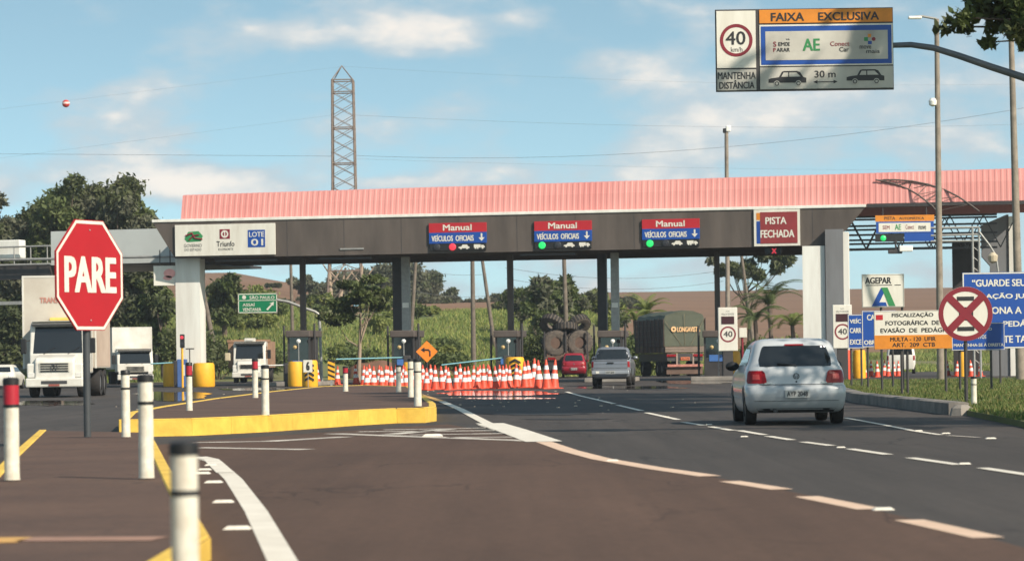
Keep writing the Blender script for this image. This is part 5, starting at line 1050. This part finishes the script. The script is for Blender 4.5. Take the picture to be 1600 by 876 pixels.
# lattice tower
D = 330; b0_ = P(538, 293, D); s_ = D / F; t = thing('transmission_tower', 'tall lattice transmission tower rising behind the pink roof', 'tower', (b0_.x, D, terr(b0_.x, D)))
zt = P(538, 126, D).z - terr(b0_.x, D); hb_ = P(538, 293, D).z - terr(b0_.x, D)
def hw(z): return (16.2 + (zt - z) / (zt - hb_) * 1.6) * s_ if z > hb_ else (17.8 + (hb_ - z) / hb_ * 10) * s_
tm = MB(); zs = [zt - k * (zt - hb_) / 9.0 for k in range(17) if zt - k * (zt - hb_) / 9.0 > 0] + [0]; rust = mat('tower_steel', (.20, .15, .12), .6, .2, var=.25)
cs = [(-1, -1), (1, -1), (1, 1), (-1, 1)]
for c in cs: tm.tube([(c[0] * hw(z), c[1] * hw(z), z) for z in zs[::-1]], .11, 5)
tm.build('leg_frame', rust, t); tm = MB()
for i in range(len(zs) - 1):
    for k in range(4):
        c, d = cs[k], cs[(k + 1) % 4]; A = lambda q, z: Vector((q[0] * hw(z), q[1] * hw(z), z))
        tm.tube([A(c, zs[i]), A(d, zs[i + 1])], .045, 4); tm.tube([A(d, zs[i]), A(c, zs[i + 1])], .045, 4)
        if i % 3 == 1 or i == 0: tm.tube([A(c, zs[i]), A(d, zs[i])], .09, 4)
tm.build('bracing', rust, t); tm = MB(); ap = Vector((-.1, 0, zt + 23 * s_))
for c in cs: tm.tube([A(c, zt), ap], .07, 4)
tm.build('peak', rust, t)
# wires
def wire(p0, p1, D0, D1, sag, r, label, n=24):
    a = P(*p0, D0); b = P(*p1, D1); pts = []
    for k in range(n + 1): q = k / n; v = a.lerp(b, q) - Vector((0, 0, sag * 4 * q * (1 - q))); pts.append(v)
    o = MB().tube(pts, r, 4).build('power_line', dark_wire); return tag(o, label, 'power line')
dark_wire = mat('wire', (.10, .10, .11), .6)
pale_wire = mat('pale_wire', (.30, .34, .36), .6)
wire((-60, 240), (519, 244), 330, 330, -.0, .022, 'thin power line reaching left from the tower low over the trees')
wire((554, 243), (1660, 158), 330, 300, 2.2, .020, 'thin power line running right from the tower behind the overhead sign')
wire((536, 104), (1660, 130), 330, 420, 1.0, .008, 'faint top wire running right from the peak of the tower')
wire((536, 104), (-60, 178), 330, 250, 0, .007, 'faint top wire carrying the red marker ball left of the tower')
wire((519, 180), (-60, 255), 330, 250, 0, .008, 'faint wire falling left from the middle of the tower')
wire((554, 180), (1660, 192), 330, 420, 1.0, .013, 'faint middle wire running right from the tower')
wire((554, 248), (1660, 265), 330, 420, .5, .010, 'faint low wire just above the pink roof')
for y, r_, lab in ((420, .02, 'upper'), (437, .018, 'lower')): wire((790, y - 2), (1130, y + 2), 240, 250, .8, .02, lab + ' sagging wire seen through the lanes under the canopy')
for y, lab in ((428, 'upper'), (462, 'lower')): wire((640, y - 10), (760, y), 240, 250, .3, .018, lab + ' thin wire between the timber poles behind the canopy')
pb = P(103, 162, 268); bl = thing('marker_ball', 'small red and pale marker ball on the faint wire in the upper left sky', 'marker ball', pb); prof = [(.02, -.36)] + [(.36 * math.cos(a), .36 * math.sin(a)) for a in [R(-70 + 20 * k) for k in range(8)]] + [(.02, .36)]
MB().lathe(prof, (0, 0, 0), 18).build('ball', mat('ball_red', (.55, .05, .04), .5), bl, angle=60); MB().lathe([(.362, -.02), (.345, .12)], (0, 0, 0), 18, caps=False).build('pale_band', refl, bl, angle=60)
# ---- trees
leaf_dk = mat('leaf_dark', (.048, .064, .020), .7, c2=(.095, .105, .036), scale=.25, trans=.25)
leaf_md = mat('leaf_mid', (.070, .100, .026), .7, c2=(.13, .155, .045), scale=.3, trans=.3)
leaf_lt = mat('leaf_light', (.15, .19, .04), .7, c2=(.24, .25, .07), scale=.3, trans=.35)
leaf_gy = mat('leaf_grey_green', (.085, .095, .055), .8, c2=(.15, .145, .09), scale=.15, trans=.2)
bark = mat('bark', (.11, .08, .06), .9, var=.35, scale=3, bump=.5)
bark_pale = mat('pale_bark', (.34, .26, .19), .9, var=.25, scale=2)
def leaf_mesh(name, centres, rads, n, size, mats, rng, flat_=.75):
    centres = np.array(centres); rads = np.array(rads); w = rads ** 2; ci = rng.choice(len(centres), n, p=w / w.sum())
    d = rng.normal(size=(n, 3)); d /= np.linalg.norm(d, axis=1)[:, None]; rr = rng.uniform(.35, 1.0, n) ** .6 * (1 + .18 * rng.normal(size=n))
    pos = centres[ci] + d * (rr * rads[ci])[:, None] * np.array([1, 1, flat_])
    u = rng.normal(size=(n, 3)); u /= np.linalg.norm(u, axis=1)[:, None]; v = np.cross(u, rng.normal(size=(n, 3))); v /= np.linalg.norm(v, axis=1)[:, None]
    sz = size * rng.uniform(.5, 1.3, n)[:, None]; q = np.zeros((n, 4, 3)); q[:, 0] = pos - u * sz; q[:, 1] = pos + v * sz * .42; q[:, 2] = pos + u * sz; q[:, 3] = pos - v * sz * .42
    me = bpy.data.meshes.new(name); me.vertices.add(4 * n); me.vertices.foreach_set('co', q.ravel()); me.loops.add(4 * n); me.loops.foreach_set('vertex_index', np.arange(4 * n, dtype=np.int32))
    me.polygons.add(n); me.polygons.foreach_set('loop_start', np.arange(0, 4 * n, 4, dtype=np.int32)); me.polygons.foreach_set('loop_total', np.full(n, 4, dtype=np.int32))
    for m in mats: me.materials.append(m)
    cm = rng.integers(0, len(mats), len(centres)); mi = np.where(rng.random(n) < .8, cm[ci], rng.integers(0, len(mats), n)); me.polygons.foreach_set('material_index', mi.astype(np.int32)); me.update(); return me
def tree(px, D, pytop, wpx, label, mats, seed, n=5000, base_py=None, k=16, size=.3, trunk_r=.2, low=.25, name='tree', bark_=None, group=None, shape=.5, X=None, h=None, W=None, clump=.30, flat=.75):
    rng = np.random.default_rng(seed)
    if X is None: X = P(px, 500, D).x
    zg = terr(X, D) if D > 200 else 0.0
    h = h or P(px, pytop, D).z - zg; W = W or wpx / F * D
    t = thing(name, label, 'tree', (X, D, zg), group=group)
    cs_, rs_ = [], []
    cz0 = h * (low + (1 - low) * .5); rz_ = h * (1 - low) / 2
    for i in range(k):
        d = rng.normal(size=3); d /= np.linalg.norm(d); q = rng.uniform(.35, .85); r_ = rng.uniform(.7, 1.2) * clump * min(W / 2, rz_) * 1.25
        cs_.append((d[0] * q * (W / 2 - r_ * .5), d[1] * q * (W / 2 - r_ * .5), min(h - r_ * .75, max(h * low, cz0 + d[2] * q * rz_)))); rs_.append(r_)
    tk = MB(); top = Vector((rng.normal() * .03 * h, 0, h * .62)); mid_ = Vector((rng.normal() * .02 * h, 0, h * .3)); tk.tube([(0, 0, -.3), mid_, top], [trunk_r * 1.25, trunk_r * .85, trunk_r * .4], 8)
    for c, r_ in zip(cs_[:10], rs_): c = Vector(c); s0 = mid_.lerp(top, rng.uniform(0, 1)); tk.tube([s0, s0.lerp(c, .5) + Vector((0, 0, -.05 * h)), c], [trunk_r * .45, trunk_r * .28, trunk_r * .1], 5)
    tk.build('trunk', bark_ or bark, t, angle=50)
    o = bpy.data.objects.new('crown', leaf_mesh('crown', cs_, rs_, n, size, mats, rng, flat)); col.objects.link(o); o.parent = t; return t
g = 'dark trees behind the left carriageway'
LT = [(8, 208, 272, 100, [leaf_dk, leaf_gy]), (58, 210, 290, 120, [leaf_dk, leaf_md]), (92, 207, 232, 130, [leaf_dk, leaf_md]), (145, 212, 244, 130, [leaf_dk, leaf_gy]), (192, 208, 236, 130, [leaf_dk, leaf_gy]), (228, 211, 262, 90, [leaf_gy, leaf_md]), (120, 220, 280, 170, [leaf_dk]), (35, 220, 310, 160, [leaf_dk]), (190, 222, 290, 150, [leaf_dk, leaf_gy]), (-40, 208, 270, 100, [leaf_dk, leaf_md])]
for i, (px, D, py, w_, ms) in enumerate(LT): tree(px, D, py, w_, 'dense dark tree in the clump above the left carriageway', ms, 100 + i, 18000, k=40, size=.24, low=.04, group=g, trunk_r=.28, clump=.30)
tree(255, 206, 420, 60, 'dark green tree directly left of the white pillar under the far canopy', [leaf_dk, leaf_md], 120, 4500, size=.26, low=.0, k=16)
tree(225, 207, 430, 70, 'dark green tree behind the smaller white box truck', [leaf_dk, leaf_md], 121, 4500, size=.26, low=.0, k=16)
tree(20, 206, 430, 110, 'dark tree filling the gap left of the large box truck', [leaf_dk], 122, 5000, size=.26, low=.0, k=16)
tree(352, 235, 418, 80, 'green leafy tree beside the left pillar behind the canopy', [leaf_md, leaf_dk], 130, 6500, size=.30, low=.08, k=20)
tree(395, 245, 458, 60, 'lower green tree left of the direction sign pole', [leaf_md], 131, 3500, size=.28, low=.0)
g = 'grey green trees along the left hill crest'
for i, (px, D, py, w_) in enumerate([(430, 420, 445, 40), (468, 400, 428, 60), (500, 390, 440, 60), (530, 395, 425, 60), (562, 400, 412, 66), (600, 390, 408, 76), (640, 400, 405, 70), (672, 410, 420, 55), (700, 420, 450, 44), (722, 430, 462, 40), (745, 430, 468, 40), (775, 430, 460, 40), (812, 420, 470, 40), (485, 360, 470, 60), (525, 350, 468, 60), (590, 350, 462, 70), (650, 360, 458, 70), (690, 370, 472, 50), (905, 430, 470, 34), (985, 430, 462, 60), (1003, 430, 470, 40)]):
    tree(px, D, py, w_, 'hazy grey green tree on the crest behind the toll booths', [leaf_gy, leaf_dk, leaf_gy], 200 + i, 5000, size=.34, low=.0, k=14, group=g, clump=.40)
# acacia in front of the bank
t = tree(558, 172, 418, 170, 'thin pale stemmed tree with flat layered crown right of the direction sign arm', [leaf_dk, leaf_md, leaf_md], 233, 3400, size=.20, low=.42, k=22, bark_=bark_pale, trunk_r=.12, clump=.24, flat=.38)
for i, (px, py0, py1, lean) in enumerate([(518, 500, 405, -4), (560, 480, 415, 6), (530, 500, 418, 10)]):
    D = 330; a = P(px, py0, D); z = terr(a.x, D); b = P(px + lean, py1, D); t = thing('bare_tree', 'bare pale trunk standing among the crest trees behind the first lane', 'tree', (a.x, D, z), group='bare pale trunks behind the first lane')
    tk = MB().tube([(0, 0, 0), (b.x - a.x, 0, b.z - z)], [.28, .12], 6); tk.tube([(0.1, 0, (b.z - z) * .45), (1.8, 0, (b.z - z) * .95)], [.15, .06], 5); tk.tube([(0.1, 0, (b.z - z) * .6), (-1.2, 0, (b.z - z) * .98)], [.12, .05], 5); tk.build('trunk', bark_pale, t)
g = 'broad leaved trees behind the tyre lorry'
for i, (px, D, py, w_) in enumerate([(838, 232, 420, 72), (815, 240, 440, 50), (880, 238, 428, 56), (902, 242, 452, 34), (855, 226, 470, 60)]): tree(px, D, py, w_, 'open branched broad leaved tree behind the tyre lorry', [leaf_md, leaf_gy], 240 + i, 1900, size=.42, low=.22, k=12, group=g, trunk_r=.14, clump=.26)
tree(1170, 250, 388, 170, 'wide dark crowned tree behind the right lanes reaching under the canopy edge', [leaf_dk, leaf_gy], 250, 3800, size=.34, low=.72, k=18, clump=.34, trunk_r=.22)
# palms
def palm(px, D, pyc, py0, label, fr, seed, mats=leaf_md, up=1.0, L=3.0):
    rnd = random.Random(seed); a = P(px, pyc, D); zg = terr(a.x, D) if D > 200 else 0; h = a.z - zg; t = thing('palm_tree', label, 'palm tree', (a.x, D, zg))
    MB().tube([(0, 0, -.2), (.1, 0, h * .5), (0, 0, h)], [.2, .16, .14], 8).build('trunk', bark, t); mb = MB()
    for k in range(fr):
        az = 2 * math.pi * k / fr + rnd.uniform(-.2, .2); e0 = R(rnd.uniform(25, 80)) * up; l = L * rnd.uniform(.8, 1.15); pts = []; p_ = Vector((0, 0, h)); e = e0
        for j in range(9): pts.append(p_.copy()); p_ = p_ + Vector((math.cos(az) * math.cos(e), math.sin(az) * math.cos(e), math.sin(e))) * l / 8; e -= R(13)
        mb.tube(pts, [.035, .03, .03, .025, .025, .02, .02, .015, .01], 4, False); sd_ = Vector((-math.sin(az), math.cos(az), 0))
        for j in range(1, 9):
            for q in (0, .33, .66):
                c = pts[j - 1].lerp(pts[j], q); d = (pts[j] - pts[j - 1]).normalized(); ll = .55 * (1 - abs(j - 4) / 7) * L / 3
                for sg in (-1, 1): tip = c + sd_ * sg * ll + d * ll * .5 + Vector((0, 0, -.25 * ll)); mb.add([c, c + d * .10, tip], [(0, 1, 2)])
    mb.build('crown', mats, t)
palm(1202, 205, 475, 560, 'feathery palm with the tallest crown behind the white hatchback', 18, 1, leaf_md, 1.05, 3.2)
palm(1180, 200, 500, 560, 'shorter palm left of the tallest one behind the speed display', 14, 2, leaf_md, .9, 2.6)
palm(1238, 202, 508, 560, 'low palm left of the right white pillar', 14, 3, leaf_lt, .8, 2.6)
palm(1010, 215, 492, 530, 'bright green upright palm left of the covered truck', 14, 4, leaf_lt, 1.25, 2.6)
palm(992, 212, 500, 530, 'small yellow green palm between the pickup and the covered truck', 10, 5, leaf_lt, 1.0, 1.8)
# shrubs
def shrub(px, D, pyt, w_, label, mats, seed, n=1500, g=None, size=.2):
    rng = np.random.default_rng(seed); X = P(px, 500, D).x; zg = terr(X, D) if D > 200 else 0.0; h = P(px, pyt, D).z - zg; W = w_ / F * D; t = thing('shrub', label, 'shrub', (X, D, zg), group=g)
    cs_ = [(rng.uniform(-.4, .4) * W, rng.uniform(-.4, .4) * W, h * rng.uniform(.3, .7)) for _ in range(9)]; tk = MB(); [tk.tube([(0, 0, -.1), c], [.06, .02], 4) for c in cs_[:5]]; tk.build('stem', bark, t)
    o = bpy.data.objects.new('foliage', leaf_mesh('foliage', cs_, [h * .33] * 9, n, size, mats, rng, .8)); col.objects.link(o); o.parent = t
for i, (px, D, py, w_, ms) in enumerate([(1250, 205, 520, 60, [leaf_lt, leaf_md]), (1215, 207, 515, 60, [leaf_lt, leaf_md]), (1175, 207, 525, 50, [leaf_md]), (985, 206, 520, 40, [leaf_md]), (1030, 206, 525, 40, [leaf_md, leaf_lt]), (900, 206, 520, 50, [leaf_md]), (860, 206, 500, 60, [leaf_dk, leaf_md]), (830, 207, 515, 50, [leaf_md, leaf_lt]), (560, 207, 540, 70, [leaf_md]), (340, 206, 520, 90, [leaf_md, leaf_dk]), (420, 207, 535, 70, [leaf_md]), (300, 195, 500, 60, [leaf_dk, leaf_md]), (700, 207, 545, 60, [leaf_md])]):
    shrub(px, D, py, w_, 'bushy shrub at the foot of the bank behind the booths', ms, 300 + i, 1800, 'shrubs at the foot of the bank')
rs = random.Random(77)
for i in range(26):
    px = rs.uniform(330, 1000); D_ = rs.uniform(215, 268); X = P(px, 500, D_).x; zt_ = terr(X, D_) + rs.uniform(.8, 2.0); v_ = 565 - (zt_ - H) * F / D_ + (800 - px) * ROLL
    shrub(px, D_, v_, rs.uniform(24, 60), 'loose bush growing out of the tall grass on the bank', [[leaf_md, leaf_lt], [leaf_lt], [leaf_md]][i % 3], 500 + i, 900, 'bushes scattered over the grassy bank')
for i, (px, py, w_) in enumerate([(805, 446, 50), (925, 452, 60), (960, 466, 50), (870, 440, 70), (785, 468, 40), (345, 440, 70), (440, 468, 60), (500, 455, 70), (590, 446, 80), (535, 462, 60)]):
    tree(px, 272, py, w_, 'rounded green tree standing along the top of the grassy bank', [leaf_md, leaf_lt, leaf_gy], 600 + i, 3200, size=.28, low=.02, k=14, group='trees along the top of the bank', clump=.40, trunk_r=.14)
dirt = mat('bare_soil', (.20, .095, .055), .95, c2=(.13, .075, .045), scale=1.2, bump=.6)
for i, (px, D, w_, h_) in enumerate([(585, 206, 4.5, 1.3), (690, 208, 4.5, 1.2), (640, 207, 3, .9)]):
    X = P(px, 500, D).x; rng = random.Random(i); mb = MB(); pr = []
    for q in range(7): a = q / 6 * math.pi / 2; pr.append((w_ / 2 * math.cos(a) + .01, h_ * math.sin(a)))
    o = mb.lathe(pr, (0, 0, 0), 18).build('soil_mound', dirt, loc=(X, D, -.03), angle=60)
    for v in o.data.vertices: v.co *= 1 + .12 * vn(v.co.x * 3 + i, v.co.y * 3)
    tag(o, kind='structure')
# house roof far behind the first lane
t = thing('far_house', 'pale blue roofed house half hidden by trees behind the first double column', 'house', (P(600, 480, 300).x, 300, terr(P(600, 480, 300).x, 300))); k_ = 300 / F
hz = lambda py: P(600, py, 300).z - t.location.z
MB().bb(-2.2, 1.5, 0, 3, 0, hz(478)).build('wall', mat('house_wall', (.6, .45, .38), .8), t); MB().bb(-3.2, 2.2, -.6, 3.6, hz(478), hz(466), .05).build('roof', mat('blue_roof', (.25, .45, .58), .6), t); MB().bb(1.0, 1.9, -.8, -.62, 1.5, hz(486)).build('door', white, t)
# branch of the near tree hanging into the upper right corner
rng = np.random.default_rng(9); D = 40; base_ = Vector((11.2, 42, .1)); t = thing('leafy_tree', 'roadside tree whose dark leafy branch hangs into the upper right corner', 'tree', base_)
tips = [P(x, y, D) - base_ for x, y in ((1482, 38), (1500, 30), (1520, 22), (1545, 12), (1570, 18), (1590, 10), (1560, 40), (1550, 62), (1575, 50), (1592, 45), (1545, 0), (1580, -15), (1600, 20), (1615, 60), (1620, 0), (1530, -12), (1600, -30), (1512, 42))]
tips = [v + Vector((0, rng.uniform(-.4, .4), 0)) for v in tips]
tk = MB(); hub = Vector((-1.2, -1.5, 5.3)); tk.tube([(0, 0, -.1), (-.2, -.5, 2.6), hub], [.28, .2, .12], 10)
for v in tips[:12]: tk.tube([hub, hub.lerp(v, .6) + Vector((0, 0, .1)), v], [.06, .03, .008], 5)
big = [Vector((rng.uniform(-.5, 3.5), rng.uniform(-3, 2.5), rng.uniform(5.0, 8.5))) for _ in range(14)]
for v in big[:6]: tk.tube([hub, v], [.08, .02], 5)
tk.build('trunk', bark, t)
rad = [.16, .17, .18, .2, .2, .24, .14, .13, .16, .2, .24, .3, .25, .2, .3, .22, .4, .12]
o = bpy.data.objects.new('crown', leaf_mesh('crown', [tuple(v) for v in tips], rad, 2600, .085, [leaf_dk, leaf_md], rng)); col.objects.link(o); o.parent = t
o = bpy.data.objects.new('crown', leaf_mesh('crown', [tuple(v) for v in big], [1.1] * 14, 9000, .13, [leaf_dk, leaf_md], rng)); col.objects.link(o); o.parent = t
# roadside trees outside the frame that throw the band of shade over the road
g = 'roadside trees beyond the verge'
for i, (X, D, h, W) in enumerate([(17.6, 49, 21, 8), (18.4, 56, 20.5, 8), (18, 63, 21, 8), (19, 70, 21, 8), (19, 77, 21.5, 8)]):
    tree(0, D, 0, 0, 'tall roadside tree beyond the right verge', [leaf_dk, leaf_md], 400 + i, 4500, X=X, h=h, W=W, size=.40, low=.66, k=18, group=g, clump=.42)
# litter of pale chips on the asphalt
mb = MB(); rnd = random.Random(5)
for _ in range(110):
    if rnd.random() < .6: px, py = rnd.uniform(180, 900), rnd.uniform(604, 640)
    else: px, py = rnd.uniform(640, 1500), rnd.uniform(606, 650)
    p_ = gp(px, py); s_ = rnd.uniform(.012, .035) * (1 + (py < 640))
    if -3.5 < p_.x / max(p_.y, 1) * 10 < 6 and not (p_.x > 8 ): mb.box((p_.x, p_.y, .012), (s_, s_, s_ * .4), rz=rnd.random() * 3)
tag(mb.build('debris', mat('pale_chips', (.50, .42, .33), .8, var=.3)), 'scattered pale chips and grit on the asphalt', kind='stuff')
# ================================================================== the hazy air
hm = bpy.data.materials.new('hazy_air'); hm.use_nodes = True; ht = hm.node_tree; ht.nodes.clear()
pv = ht.nodes.new('ShaderNodeVolumePrincipled'); pv.inputs['Density'].default_value = .00022; pv.inputs['Color'].default_value = (.86, .92, 1, 1); pv.inputs['Anisotropy'].default_value = .2
ho = ht.nodes.new('ShaderNodeOutputMaterial'); ht.links.new(pv.outputs[0], ho.inputs['Volume'])
hz_ = MB().bb(-1200, 1200, -80, 3050, -48, 70).build('haze', hm); tag(hz_, 'thin pale haze hanging over the whole toll plaza', kind='stuff')
scene.cycles.volume_bounces = 0
